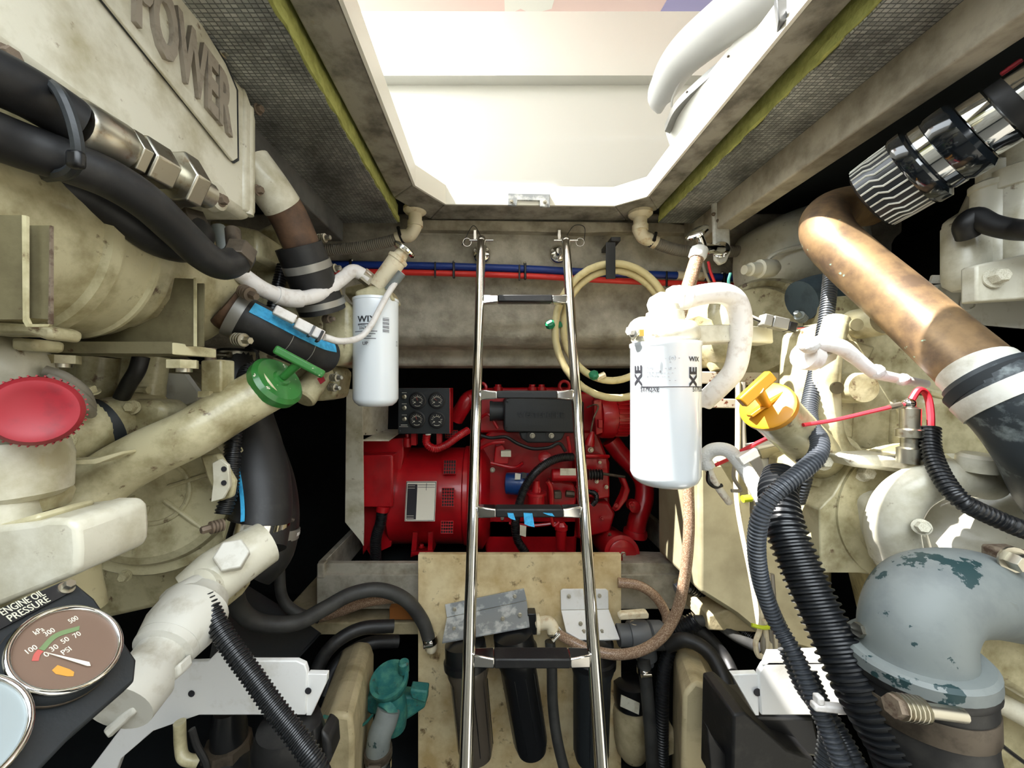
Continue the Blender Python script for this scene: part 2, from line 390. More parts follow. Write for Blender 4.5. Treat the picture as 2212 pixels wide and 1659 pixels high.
# longitudinal ceiling beams
b = MB().box((-.465, .64, zz(.4725)), (.07, .92, .115)); struct('trim_5', b, dark_beam, 'dark steel ceiling beam left of the hatch', bev=.003)
b = MB().box((.591, .665, zz(.466)), (.042, .97, .128)); struct('trim_6', b, beam_m, 'weathered grey ceiling beam right of the hatch', bev=.003)
# insulation panels
def panel(x0, x1, y1, side, label):
    t = thing('insulation_panel', label, 'insulation', 'foil faced insulation panels')
    def jag(z0, z1, xs, amp):
        r = []; k = 60
        for i in range(k + 1):
            y = .2 + (y1 - .2) * i / k
            r.append(V((xs + random.uniform(-amp, amp), y, z0)))
        o = V((x0 if side > 0 else x1, y1, z0)); o2 = V((o.x, .2, z0))
        return MB().prism(r + [o, o2], (0, 0, z1 - z0))
    xs = x1 if side > 0 else x0
    mk('foam_layer', jag(zz(.4705), zz(.486), xs, .0018), foam, t); mk('foam_layer', jag(zz(.488), zz(.52), xs - side * .003, .0015), foam, t)
    mk('foil_facing', jag(zz(.468), zz(.4703), xs - side * .004, .0022), foil, t, label='dark reinforced foil facing')
panel(-.43, -.27, 1.10, 1, 'foil faced foam insulation panel left of the hatch')
panel(.47, .57, 1.10, -1, 'foil faced foam insulation panel right of the hatch')
# cockpit above the hatch
cz1 = zz(1.263)
b = MB().box((.2, 1.64, (1.75 + cz1) / 2), (3.0, .06, cz1 - 1.75)); struct('wall_cockpit_lower', b, gel, 'cream cockpit wall seen through the hatch')
cur = [(1.56, cz1), (1.57, cz1 + .06), (1.62, cz1 + .18), (1.68, cz1 + .32), (1.70, zz(1.66)), (1.76, zz(1.66)), (1.72, cz1)]
b = MB().prism([V((-1.3, y, z)) for y, z in cur], (3.0, 0, 0)); struct('wall_cockpit_upper', b, gel, 'curved cream upper cockpit panel', smooth=60)
zr_ = zz(1.95)
b = MB().box((0, 2.44, 2.38), (3.0, .05, 1.26)); struct('wall_shade_aft', b, gel)  # unseen wall added to cut sky light on the awning underside
b = MB().box((0, .19, 2.44), (2.96, .05, 1.38)); struct('wall_shade_front', b, gel, 'unseen white wall added to keep front sky light off the cockpit')  # added between the two openings to shade the cockpit wall
b = MB().box((-1.48, 1.3, 2.12), (.05, 2.2, .74)); struct('wall_shade_left', b, gel)  # unseen side wall added, its height set by the sky light let in
b = MB().box((1.48, 1.3, 2.44), (.05, 2.2, 1.38)); struct('wall_shade_right', b, gel)  # unseen side wall added to dim the cockpit
b = MB().prism([V((x, y, zr_)) for x, y in ((-1.46, 1.66), (-.42, 1.66), (-.42, .22), (1.46, .22), (1.46, 1.72), (.9, 1.72), (.82, 2.4), (-1.46, 2.4))], (0, 0, .02)); aw = struct('ceiling_awning', b, coral, 'coral canvas awning over the cockpit, unseen part shaped for the light')  # front cover and left cut-out shaped to shade the cockpit and pass sun
mk('violet_panel', MB().prism([V((x, y, zr_ - .004)) for x, y in ((.9, 1.73), (1.5, 1.73), (1.5, 2.4), (.82, 2.4))], (0, 0, .024)), violet, aw)
mk('printed_patch', MB().prism([V((x, y, zr_ - .003)) for x, y in ((.05, 1.85), (.32, 1.83), (.30, 1.98), (.2, 2.01), (.14, 1.98), (.06, 2.02))], (0, 0, .002)), pale, aw)
# cushion
t = thing('seat_cushion', 'white vinyl bolster cushion with piping beyond the hatch corner', 'cushion')
pts = spline([P(1424, 243, 1.2), P(1428, 205, 1.16), P(1470, 130, 1.08), P(1545, 62, .98), P(1625, 5, .9), P(1720, -60, .82)])
mk('cover', MB().tube(pts, [.008, .036, .05, .054, .056, .058, .058], 20), vinyl, t)
mk('piping', MB().tube([p + V((-.036, -.012, .02)) for p in pts[3:]], .0035, 8), vinyl, t)
mk('piping', MB().tube([p + V((.02, -.04, -.03)) for p in pts[3:]], .0035, 8), vinyl, t)
t = thing('bench_seat', 'white moulded seat base with grey edge strip under the cushion', 'seat')
mk('moulding', MB().slab([(1438, 288, 1.17), (1452, 330, 1.17), (1720, 60, .82), (1800, -100, .75), (1640, 24, .89), (1500, 196, 1.06)], 1, (.3, .1, .0)), gel, t)
sp = spline([P(1436, 284, 1.145), P(1460, 236, 1.1), P(1520, 178, 1.03), P(1600, 112, .94), P(1700, 30, .84)])
mb = MB()
for p, q in zip(sp, sp[1:]): mb.prism([p, q, q + V((0, 0, .022)), p + V((0, 0, .022))], (.02, .01, 0))
mk('edge_strip', mb, grey_edge, t)
for x, y, d in ((1484, 199, 1.062), (1573, 122, .962)): bolt(t, P(x, y, d), (-.6, -.8, 0), .004, rustbolt, 'screw')
t = thing('hatch_latch', 'black hatch latch at the right edge of the coaming', 'latch')
mk('latch_body', MB().slab([(1675, -20), (1712, -20), (1700, 42), (1682, 46)], .53, (.012, .02, 0)), grey_plastic, t, bev=.002)
mk('latch_arm', MB().slab([(1712, -10), (1728, -10), (1702, 30), (1698, 22)], .525, (.004, .012, 0)), chrome, t)
t = thing('hatch_catch_plate', 'grey notched catch plate screwed to the rear hatch edge', 'plate')
mk('plate', MB().slab([(1097, 417), (1188, 419), (1188, 447), (1167, 446), (1166, 433), (1118, 432), (1116, 444), (1097, 443)], 1.048, (0, .008, 0)), bracket_grey, t, bev=.001)
for x, y in ((1105, 436), (1177, 437)): bolt(t, P(x, y, 1.047), (0, -1, 0), .0075, zinc, 'screw')

# ================================================================== ladder
t = thing('boarding_ladder', 'polished stainless ladder with black treads hooked to the bulkhead', 'ladder')
def rail_pt(side, zr):
    d = 1.13 - (.4288 - zr) * .3826
    x = (-.0354 if side < 0 else .2124) - (.4288 - zr) * .01367
    return V((x, d, zz(zr)))
for s in (-1, 1):
    o = mk('rail', MB().tube([rail_pt(s, .425), rail_pt(s, -.3), rail_pt(s, -1.2)], .0127, 20), steel, t)
    top = rail_pt(s, .43); mk('rail_cap', MB().ball(top, .0135, 16, (1, 1, 1.1)), steel, o)
for i, y in enumerate((648, 853, 1104, 1421)):
    k = (835 - y) / 830; d = .966 / (1 - .3826 * k); zr = k * d
    a, c = rail_pt(-1, zr), rail_pt(1, zr); u = (c - a).normalized()
    r = mk('rung', MB().tube([a, c], .009, 14), steel, t)
    for p, dr in ((a, u), (c, -u)):
        q = p + dr * .009
        mk('end_fitting', MB().loft([[q + V((0, yy, z)) for yy, z in ((-.011, -.013), (.011, -.013), (.011, .013), (-.011, .013))],
                                    [q + dr * .042 + V((0, yy, z)) for yy, z in ((-.018, -.009), (.018, -.009), (.018, .010), (-.018, .010))]]), steel, r, bev=.003)
    mk('tread', MB().box((a + c) / 2 + V((0, -.001, .001)), ((c - a).length - .1, .036, .019)), rubber, r, bev=.003)
for s, px in ((-1, 1040), (1, 1207)):
    q = P(px, 548, 1.188)
    f = mk('wall_flange', MB().lathe(q, (0, -1, 0), [(.03, -.012), (.03, -.006), (.024, .002), (.012, .006), (.012, .03)], 28), steel, t)
    for an in (.6, 2.7, 4.7): bolt(f, q + V((math.cos(an) * .022, -.003, math.sin(an) * .022)), (0, -1, 0), .006, zinc, 'screw')
    tp = rail_pt(s, .428)
    pin = mk('locking_pin', MB().cyl(tp + V((-.035, 0, .002)), tp + V((.035, 0, .002)), .0035, 10), chrome, t)
    e = tp + V((.042 * s, 0, -.004)); mk('pull_ring', MB().torus(e, (0, 1, 0), .012, .0012, 22, 6), chrome, pin)
    mk('lanyard', MB().tube(spline([tp + V((0, 0, .012)), tp + V((s * .025, 0, .045)), tp + V((s * .055, 0, .04 if s > 0 else -.01)), e + V((s * .012, 0, 0))]), .0011, 6), tie_black, pin)
    mk('tab', MB().box(tp + V((-.019, 0, .018)), (.01, .003, .03)), steel, t, bev=.002)

# ================================================================== pipes along the bulkhead
def route(l, n=8): return spline([P(*p) for p in l], n=n)
bp = [(690, 571, 1.185), (900, 574, 1.185), (1133, 581, 1.185), (1300, 590, 1.185), (1460, 595, 1.185), (1730, 606, 1.185)]
t = thing('blue_water_tube', 'blue water tube running along the bulkhead above the red one', 'pipe')
mk('tube', MB().tube(route(bp), .0115, 14), blue_pipe, t)
mk('coupling', MB().tube(route([(1462, 595, 1.184), (1520, 597, 1.184)]), .0135, 14), pvc, t)
t = thing('red_water_tube', 'red water tube running along the bulkhead under the blue one', 'pipe')
mk('tube', MB().tube(route([(x, y + 15 + (x > 1400) * 2, d) for x, y, d in bp]), .009, 14), red_pipe, t)
for x, y in ((981, 566), (1134, 569), (760, 562), (1560, 590)):
    t = thing('pipe_clip', {981: 'black pipe clip just left of the ladder top', 1134: 'black pipe clip between the two ladder rails', 760: 'black pipe clip near the chrome valve knob', 1560: 'black pipe clip below the shower valve bracket'}[x], 'clip', 'black clips on the bulkhead pipes')
    q = P(x, y + 15, 1.185); mk('strap', MB().box(q + V((0, -.008, -.006)), (.007, .014, .05)), tie_black, t, bev=.002)
    mk('clip_screw', MB().ball(P(x, y, 1.18), .0055, 10), zinc, t)
for x, y, w_ in ((940, 574, 'left of the ladder, beside a screwed clip'), (1122, 580, 'between the ladder rails, beside a screwed clip'), (1440, 594, 'right of the coiled hose')):
    solo('cable_tie', MB().box(P(x, y + 9, 1.174), (.005, .006, .048)), tie_black, 'black cable tie round both bulkhead pipes ' + w_, 'cable tie', 'cable ties on the bulkhead pipes', bev=.001)
# gutter drains
def drain(name, label, top, bend, hose, n):
    t = thing(name, label, 'drain')
    a = P(*top); mk('flange', MB().lathe(a, (0, 0, -1), [(.034, -.008), (.034, 0), (.028, .006), (.019, .01), (.019, .03), (.022, .03), (.022, .045)], 22), pvc, t)
    pts = spline([a + V((0, 0, -.04))] + [P(*q) for q in bend]); mk('elbow', MB().tube(pts, .0185, 18), pvc, t)
    hp = route(hose); mk('ribbed_hose', MB().ribbed(hp, .0165, .0058, .16, 18), wire_grey, t)
    clamp(t, hp[1].lerp(hp[0], .3), hp[1] - hp[0], .019, .012, tie_black)
    clamp(t, hp[3], hp[4] - hp[2], .018, .012, pvc, False, 'hose_sleeve')
drain('gutter_drain', 'stained white drain elbow and ribbed hose under the left hatch corner', (897, 456, 1.1), [(896, 492, 1.1), (885, 508, 1.105), (868, 510, 1.11)], [(872, 510, 1.11), (838, 522, 1.115), (770, 535, 1.12), (688, 541, 1.12), (600, 543, 1.12)], 0)
drain('gutter_drain', 'white drain elbow and ribbed hose under the right hatch corner', (1383, 464, 1.1), [(1380, 494, 1.1), (1390, 512, 1.105), (1408, 520, 1.11)], [(1403, 518, 1.11), (1432, 531, 1.115), (1475, 542, 1.12), (1540, 545, 1.12), (1640, 540, 1.12)], 1)
# coiled hose on its strap
t = thing('coiled_hose', 'coiled cream water hose with green valves hung on a black strap', 'hose')
rng = random.Random(3)
cx, cy = 1330, 705
path = []
for k in range(0, 61):
    a = .45 + 2 * math.pi * 2.0 * k / 60
    rr = 124 - 13 * math.sin(a / 2 + .6) + (6 if k > 30 else -4)
    path.append(P(cx - 10 + (k > 30) * 12 + rr * .95 * math.cos(a), cy + 4 + rr * 1.06 * math.sin(a), 1.13 - (.02 if k > 30 else 0)))
mk('hose', MB().tube(resample(path, 150), .0105, 12), tan_hose, t)
for k in range(4, 146, 7):
    pp = resample(path, 150); mk('stripe', MB().lathe(pp[k], (pp[k + 1] - pp[k - 1]).normalized() + V((0, .5, .2)), [(.0107, 0), (.0107, .0009)], 12), olive, t) if k % 2 else None
for x, y in ((1190, 706), (1284, 815)):
    vo = mk('valve', MB().lathe(P(x, y, 1.1), (-.3, -.6, .5), [(.010, 0), (.014, .004), (.014, .016), (.009, .02)], 8), green_plastic, t)
    mk('valve_body', MB().cyl(P(x + 4, y + 2, 1.115), P(x + 22, y - 6, 1.118), .009, 10), pvc if x > 1200 else green_plastic, vo)
mk('strap', MB().box(P(1319, 563, 1.095), (.027, .004, .104)), tie_black, t, bev=.001)
mk('strap_end', MB().box(P(1319, 530, 1.145), (.027, .1, .012)), tie_black, t, bev=.001)

# ================================================================== generator set
def SL(*poly): return list(poly)
def rect(x0, y0, x1, y1): return [(x0, y0), (x1, y0), (x1, y1), (x0, y1)]
def px_tube(l, r, n=12, sp=8): return MB().tube(route(l, sp), r, n)
G = thing('generator_set', 'red diesel generator set with charcoal intake box behind the ladder', 'generator')
AY, AZ, AR = 1.5, -.42, .18
def cyl_d(py, r=AR):
    k = (CY - py) / F; A = 1 + k * k; B = -2 * (AY - k * AZ); C = AY * AY + AZ * AZ - r * r
    return (-B - math.sqrt(max(0, B * B - 4 * A * C))) / (2 * A)
ax0, ax1 = (842 - CX) / F * 1.42, (1012 - CX) / F * 1.42
alt = mk('alternator_barrel', MB().lathe((ax0, AY, zz(AZ)), (1, 0, 0), [(.15, -.01), (AR - .012, 0), (AR, .012), (AR, ax1 - ax0 - .02), (AR + .006, ax1 - ax0 - .015), (AR + .006, ax1 - ax0 + .01), (.16, ax1 - ax0 + .02)], 56), red, G)
mk('bell_housing', MB().lathe((ax1, AY, zz(AZ)), (1, 0, 0), [(AR + .01, 0), (AR + .02, .02), (AR + .02, .05), (.15, .08)], 40), red, G)
# rating plate
t = mk('rating_plate', MB().slab([(878, 1040, cyl_d(1040) - .003), (943, 1040, cyl_d(1040) - .003), (939, 1126, cyl_d(1126) - .004), (874, 1126, cyl_d(1126) - .004)], 1, (0, .004, 0)), pale, G)
pd = lambda y: cyl_d(1040) + (cyl_d(1126) - cyl_d(1040)) * (y - 1040) / 86 - .0045
def pq(x0, y0, x1, y1, k=0): return MB().slab([(x0 - (y0 - 1040) * .045, y0, pd(y0) - k), (x1 - (y0 - 1040) * .045, y0, pd(y0) - k), (x1 - (y1 - 1040) * .045, y1, pd(y1) - k), (x0 - (y1 - 1040) * .045, y1, pd(y1) - k)], 1, (0, .001, 0))
mk('border_line', pq(878.5, 1041, 942, 1042), ink, t); mk('border_line', pq(878.5, 1124, 942, 1125), ink, t); mk('border_line', pq(878.5, 1041, 879.5, 1125), ink, t); mk('border_line', pq(941, 1041, 942, 1125), ink, t)
mk('dark_column', pq(881, 1046, 902, 1122), ink, t)
for k in range(15):
    y = 1047 + k * 5.0
    mk('print_line', pq(903, y, 940, y + .9), ink, t)
    mk('print_line', pq(882, y + 2, 897, y + 2.8, .001), pale, t)
mk('print_line', pq(921, 1044, 921.9, 1085), ink, t)
# mesh vents
for (y0, y1, xo) in ((930, 946, 4), (994, 1024, 0), (1054, 1094, -4), (1126, 1152, -6)):
    x0, x1 = 959 + xo, 985 + xo
    g = mk('vent_opening', MB().slab([(x0, y0, cyl_d(y0) - .0006), (x1, y0, cyl_d(y0) - .0006), (x1 - 1, y1, cyl_d(y1) - .0006), (x0 - 1, y1, cyl_d(y1) - .0006)], 1, (0, .002, 0)), face_black, alt)
    nx, ny = 5, max(3, int((y1 - y0) / 6.5)); wm = MB()
    for i in range(nx + 1):
        x = x0 + (x1 - x0) * i / nx; wm.tube([P(x, y0, cyl_d(y0) - .001), P(x - 1, y1, cyl_d(y1) - .001)], .0012, 5)
    for i in range(ny + 1):
        y = y0 + (y1 - y0) * i / ny; wm.tube([P(x0, y, cyl_d(y) - .002), P(x1, y, cyl_d(y) - .002)], .0012, 5)
    mk('wire_mesh', wm, red, g)
# foot
mk('mounting_foot', MB().slab(SL((892, 1150), (902, 1150), (898, 1200), (887, 1204)), 1.33, (0, .1, 0)), red, G)
mk('mounting_foot', MB().slab(SL((925, 1150), (935, 1150), (934, 1200), (924, 1200)), 1.33, (0, .1, 0)), red, G)
f = mk('foot_plate', MB().slab([(888, 1192, 1.31), (936, 1190, 1.31), (934, 1180, 1.42), (894, 1180, 1.42)], 1, (0, 0, -.012)), red, G)
bolt(f, P(911, 1182, 1.36), (0, 0, 1), .014, red)
# terminal boxes
tb = mk('terminal_box', MB().slab(rect(768, 984, 849, 1095), 1.30, (0, .08, 0)), red, G, bev=.004)
mk('box_lid', MB().slab(rect(767, 983, 846, 1095), 1.294, (0, .006, 0)), red, tb, bev=.002)
for x, y in ((773, 988), (841, 988), (774, 1090), (842, 1089)): bolt(tb, P(x, y, 1.293), (0, -1, 0), .006, red, 'screw')
mk('upper_box', MB().slab([(783, 953), (872, 946), (872, 985), (850, 1100), (783, 1200), (783, 985)], 1.37, (0, .12, 0)), red, G, bev=.004)
mk('end_plate', MB().slab([(786, 1090), (850, 1085), (845, 1180), (800, 1200), (786, 1175)], 1.38, (0, .05, 0)), red, G)
mk('cable_conduit', MB().ribbed(route([(826, 1098, 1.31), (822, 1130, 1.31), (812, 1165, 1.31), (812, 1215, 1.32)]), .019, .006, .12, 14), black_plastic, G)
mk('cable_gland', MB().cyl(P(828, 1092, 1.31), P(826, 1104, 1.31), .023, 14), red, G)
# control panel
cp = mk('control_panel', MB().slab(rect(860, 838, 973, 937), 1.30, (.0, .09, 0)), red, G, bev=.002, label='red control box')
mk('panel_face', MB().slab(rect(860, 838, 971, 937), 1.296, (0, .004, 0)), gunmetal, cp, bev=.001, label='black instrument face')
for i, (x, y) in enumerate(((902.5, 865), (944, 865), (901, 906), (944, 907))):
    c = P(x, y, 1.296)
    g = mk('gauge', MB().lathe(c, (0, -1, 0), [(.029, 0), (.029, .006), (.025, .008), (.024, .004)], 30), face_black, cp)
    arc = MB()
    for k in range(13):
        a = math.radians(215 - k * 20.8); e = V((math.cos(a), 0, math.sin(a)))
        if i == 3 and k % 4 == 1: continue
        arc.tube([c + e * .0125 + V((0, -.0055, 0)), c + e * (.0175 if k % 2 else .019) + V((0, -.0055, 0))], .0007, 4)
    arc.tube([c + V((math.cos(math.radians(a)) * .012, -.0055, math.sin(math.radians(a)) * .012)) for a in range(40, 141, 20)], .0007, 4)
    arc.tube([c + V((math.cos(math.radians(a)) * .019, -.0055, math.sin(math.radians(a)) * .019)) for a in range(240, 301, 15)], .0009, 4)
    arc.box(c + V((-.009, -.0055, -.006)), (.005, .0008, .004)); arc.box(c + V((.009, -.0055, -.006)), (.006, .0008, .002))
    mk('dial_marks', arc, pale, g)
    if i < 3: mk('needle', MB().tube([c + V((0, -.006, 0)), c + V((-.004 if i != 1 else -.009, -.006, .012 if i != 1 else .007))], .0008, 4), dial_red, g)
for y in (857, 881, 905):
    c = P(873.5, y, 1.296); s = mk('toggle_switch', MB().lathe(c, (0, -1, 0), [(.008, 0), (.008, .004), (.0045, .006), (.0045, .01)], 14), zinc, cp)
    mk('switch_mark', MB().box(c + V((0, -.001, .0135)), (.016, .001, .0014)), pale, cp)
mk('switch_mark', MB().box(P(873, 918, 1.2955), (.022, .001, .0016)), pale, cp); mk('switch_mark', MB().box(P(872, 921.5, 1.2955), (.03, .001, .0012)), pale, cp)
for x, y in ((865, 843), (966, 844), (864, 931), (965, 931)): bolt(cp, P(x, y, 1.2955), (0, -1, 0), .005, gunmetal, 'screw')
for x in (893, 948): mk('panel_leg', MB().slab(rect(x - 5, 936, x + 6, 962), 1.34, (0, .03, 0)), red, G)
mk('mount_rubber', MB().lathe(P(880, 965, 1.36), (0, 0, 1), [(.014, 0), (.014, .03), (.008, .034), (.008, .045)], 14), red, G)
mk('red_conduit', MB().ribbed(route([(922, 938, 1.32), (922, 958, 1.32), (940, 969, 1.32), (965, 960, 1.33), (992, 941, 1.35), (1010, 930, 1.38)]), .014, .006, .1, 12), red, G)
mk('label_sleeve', MB().cyl(P(925, 937, 1.305), P(925, 939.5, 1.305), .010, 12), pale, G)
# engine block
mk('engine_block', MB().slab([(1028, 960), (1060, 930), (1290, 930), (1318, 1000), (1318, 1130), (1300, 1165), (1030, 1165)], 1.45, (0, .3, 0)), red, G, bev=.01)
mk('cylinder_head', MB().slab([(1005, 848), (1285, 846), (1290, 935), (1035, 935)], 1.45, (0, .25, 0)), red, G, bev=.01)
mk('oil_sump', MB().slab([(1040, 1120), (1250, 1120), (1245, 1205), (1050, 1205)], 1.45, (0, .28, 0)), red, G, bev=.012)
mk('rocker_cover', MB().slab([(1040, 838), (1230, 836), (1230, 860), (1040, 860)], 1.48, (0, .15, 0)), red, G, bev=.01)
ib = mk('intake_box', MB().slab([(1088, 866), (1100, 858), (1246, 862), (1262, 868), (1262, 930), (1250, 936), (1094, 934), (1088, 928)], 1.32, (0, .12, 0)), gunmetal, G, bev=.006, label='charcoal air intake box with raised lettering')
mk('intake_nose', MB().lathe(P(1090, 888, 1.37), (-1, 0, 0), [(.03, -.01), (.034, 0), (.034, .04), (.036, .045), (.036, .053), (.028, .053)], 28), gunmetal, ib)
text_on(ib, 'raised_lettering', 'WESTERBEKE', P(1118, 901, 1.3185), (1, 0, -.008), (0, 0, 1), .024, gunmetal, .003, 1.12, .0006)
for x, y in ((1096, 866), (1094, 925), (1252, 869)): bolt(ib, P(x, y, 1.318), (0, -1, 0), .007, gunmetal, 'screw')
fl = mk('intake_flange', MB().slab([(1122, 933), (1222, 933), (1214, 950), (1196, 957), (1140, 957), (1126, 948)], 1.33, (0, .05, 0)), gunmetal, G, bev=.005)
for x in (1148, 1189):
    mk('bolt_recess', MB().lathe(P(x, 942, 1.329), (0, -1, 0), [(.018, 0), (.018, .003), (.015, .003)], 20), face_black, fl); bolt(fl, P(x + 2, 941, 1.325), (0, -1, 0), .013, zinc)
for x, y in ((1040, 838), (1219, 834)): mk('lifting_eye', MB().torus(P(x, y, 1.42), (.2, 1, 0), .018, .006, 18, 8), red, G)
for x in (1076, 1150, 1170): mk('filler_boss', MB().lathe(P(x, 842, 1.44), (0, 0, 1), [(.018, -.01), (.018, .01), (.012, .012), (.012, .02)], 10), red, G)
# belt alternator
al = mk('charging_alternator', MB().lathe(P(1291, 900, 1.40), (1, .05, 0), [(.05, -.005), (.072, .0), (.078, .012), (.078, .05), (.07, .055), (.07, .1), (.06, .115)], 30), red, G)
for k in range(26):
    a = 2 * math.pi * k / 26; e = V((0, math.cos(a), math.sin(a)))
    mk('cooling_fin', MB().box(P(1291, 900, 1.40) + e * .07 + V((.08, 0, 0)), (.045, .005, .005), Matrix.Rotation(a, 3, 'X')), red, al)
mk('alternator_bracket', MB().slab([(1282, 865), (1300, 862), (1303, 935), (1288, 940)], 1.34, (0, .03, 0)), red, G, bev=.003)
mk('regulator', MB().box(P(1296, 915, 1.33), (.016, .02, .03)), red, G, bev=.003)
mk('alternator_lead', px_tube([(1268, 880, 1.36), (1285, 874, 1.33), (1292, 880, 1.33), (1282, 905, 1.33), (1276, 935, 1.34)], .003, 6), rustbolt, G)
mk('lead_boot', MB().lathe(P(1280, 932, 1.34), (-.25, 0, -1), [(.006, 0), (.016, .03), (.018, .05)], 10), red, G)
# pipes, pumps and small fittings on the block
mk('water_pipe', px_tube([(1318, 950, 1.45), (1345, 985, 1.45), (1385, 1030, 1.44), (1392, 1075, 1.42), (1378, 1120, 1.40), (1372, 1150, 1.40)], .033, 18), red, G)
mk('pipe_flange', MB().lathe(P(1372, 1150, 1.40), (-.1, 0, -1), [(.04, -.01), (.042, 0), (.042, .014)], 22), red, G)
pm = mk('water_pump', MB().lathe(P(1305, 1160, 1.5), P(1344, 1196, 1.3) - P(1305, 1160, 1.5), [(.05, 0), (.055, .05), (.055, .13), (.06, .14), (.06, .2)], 28), red, G)
q = P(1344, 1196, 1.3); axp = (q - P(1305, 1160, 1.5)).normalized()
mk('pump_cover', MB().lathe(q, axp, [(.046, -.004), (.046, .006), (.04, .009)], 28), red, pm)
bolt(pm, q + axp * .008, axp, .014, chrome); bolt(pm, P(1318, 1158, 1.34), (-.3, -.4, .8), .014, zinc)
sol = mk('stop_solenoid', MB().lathe(P(1191, 1026, 1.33), (1, 0, 0), [(.018, 0), (.022, .004), (.022, .09), (.018, .094)], 20), red, G)
mk('solenoid_label', MB().slab(rect(1210, 1012, 1247, 1027), 1.306, (0, .002, 0)), label_m, sol)
bl = MB(); bl.ribbed([P(1270, 1025, 1.33), P(1300, 1025, 1.33)], .019, .009, .3, 14); mk('rubber_bellows', bl, rubber, G)
mk('linkage_rod', MB().tube([P(1298, 1023, 1.33), P(1350, 1030, 1.33)], .005, 8), brass, G)
of = mk('oil_filter', MB().lathe(P(1094, 1044, 1.40), (1, -.15, 0), [(.03, -.004), (.038, 0), (.04, .02), (.04, .08), (.044, .082)], 26), blue_can, G, label='blue spin-on oil filter')
mk('filter_print', MB().slab([(1113, 1022, 1.357), (1125, 1024, 1.355), (1124, 1036, 1.35), (1112, 1036, 1.352)], 1, (0, .003, 0)), pale, of)
mk('filter_print', MB().slab([(1128, 1020, 1.352), (1138, 1022, 1.352), (1137, 1034, 1.348), (1127, 1033, 1.348)], 1, (0, .003, 0)), gunmetal, of)
fp = mk('lift_pump', MB().lathe(P(1158, 1094, 1.34), (0, 0, 1), [(.028, 0), (.03, .006), (.03, .04), (.036, .042), (.036, .05), (.016, .052), (.012, .09)], 22), red, G)
mk('drain_canister', MB().lathe(P(1212, 1188, 1.34), (0, 0, 1), [(.014, 0), (.018, .004), (.019, .07), (.023, .072), (.023, .085)], 18), red, G)
mk('drain_head', MB().lathe(P(1212, 1143, 1.34), (0, 0, 1), [(.018, 0), (.02, .012), (.012, .024)], 6), red, G)
mk('dip_cap', MB().lathe(P(1177, 989, 1.35), (-.2, -.9, .4), [(.022, 0), (.022, .008), (.018, .01)], 22), red, G)
mk('sensor_block', MB().slab(rect(1082, 974, 1104, 987), 1.36, (0, .03, 0)), label_m, G, bev=.001, label='pale faded tag')
mk('sensor_body', MB().slab([(1070, 965), (1085, 960), (1100, 985), (1098, 1003), (1066, 1003)], 1.38, (0, .06, 0)), red, G, bev=.004)
mk('pump_casting', MB().slab([(1246, 988), (1312, 988), (1316, 1020), (1318, 1075), (1290, 1080), (1246, 1060)], 1.37, (0, .1, 0)), red, G, bev=.006)
mk('bracket_arm', MB().slab([(1340, 1030), (1352, 1032), (1362, 1060), (1356, 1080), (1338, 1103), (1328, 1106), (1345, 1072), (1350, 1055)], 1.33, (0, .04, 0)), red, G, bev=.005)
mk('bracket_boss', MB().lathe(P(1364, 1089, 1.36), (0, -1, 0), [(.02, 0), (.02, .035), (.014, .038)], 18), red, G); bolt(G, P(1364, 1089, 1.32), (0, -1, 0), .013, red)
mk('injection_pump', MB().slab([(1186, 1042), (1210, 1040), (1240, 1046), (1246, 1075), (1240, 1110), (1190, 1110)], 1.38, (0, .08, 0)), red, G, bev=.006)
mk('front_cover', MB().slab([(1250, 1085), (1315, 1085), (1330, 1110), (1318, 1150), (1250, 1165)], 1.39, (0, .12, 0)), red, G, bev=.008)
for x, y, d, s in ((1064, 1015, 1.44, .013), (1053, 1004, 1.42, .009), (1276, 972, 1.36, .014), (1296, 999, 1.36, .008), (1238, 990, 1.34, .008), (1289, 1040, 1.36, .01), (1331, 1092, 1.33, .01), (1203, 1066, 1.37, .012), (1310, 1052, 1.36, .01), (1060, 1110, 1.44, .01), (1085, 1120, 1.44, .01), (1270, 1130, 1.38, .01), (1300, 1120, 1.38, .01)):
    bolt(G, P(x, y, d), (0, -1, .1), s, zinc if random.random() < .45 else red)
for l in ([(1034, 905, 1.4), (1055, 895, 1.38), (1075, 925, 1.38)], [(1034, 970, 1.38), (1060, 958, 1.36), (1090, 955, 1.36)], [(1183, 1040, 1.33), (1190, 1055, 1.33), (1192, 1095, 1.34)], [(1160, 1045, 1.34), (1165, 1060, 1.33), (1156, 1075, 1.33)], [(1226, 942, 1.34), (1230, 965, 1.34), (1232, 985, 1.34)],
          [(1100, 1130, 1.4), (1150, 1135, 1.38), (1200, 1130, 1.37)], [(1190, 1115, 1.34), (1196, 1135, 1.34), (1208, 1128, 1.34)], [(1262, 985, 1.34), (1290, 985, 1.34), (1315, 986, 1.36)], [(1060, 1000, 1.38), (1110, 1010, 1.37), (1130, 1000, 1.36)], [(1245, 1050, 1.34), (1275, 1070, 1.34), (1290, 1060, 1.36)]):
    mk('fuel_line', px_tube(l, .006 if l[0][0] != 1183 else .009, 8), red, G)
mk('loom_conduit', MB().ribbed(route([(1237, 987, 1.32), (1210, 989, 1.31), (1183, 1000, 1.30), (1155, 1022, 1.29), (1133, 1055, 1.29), (1120, 1095, 1.29), (1113, 1130, 1.30), (1118, 1166, 1.30), (1136, 1195, 1.30)]), .0145, .0058, .12, 14), black_plastic, G)
mk('wiring_loom', px_tube([(1030, 938, 1.37), (1060, 946, 1.36), (1092, 944, 1.35), (1118, 958, 1.35), (1150, 969, 1.34), (1185, 967, 1.33), (1208, 958, 1.33), (1222, 975, 1.33)], .006, 8), rubber, G)
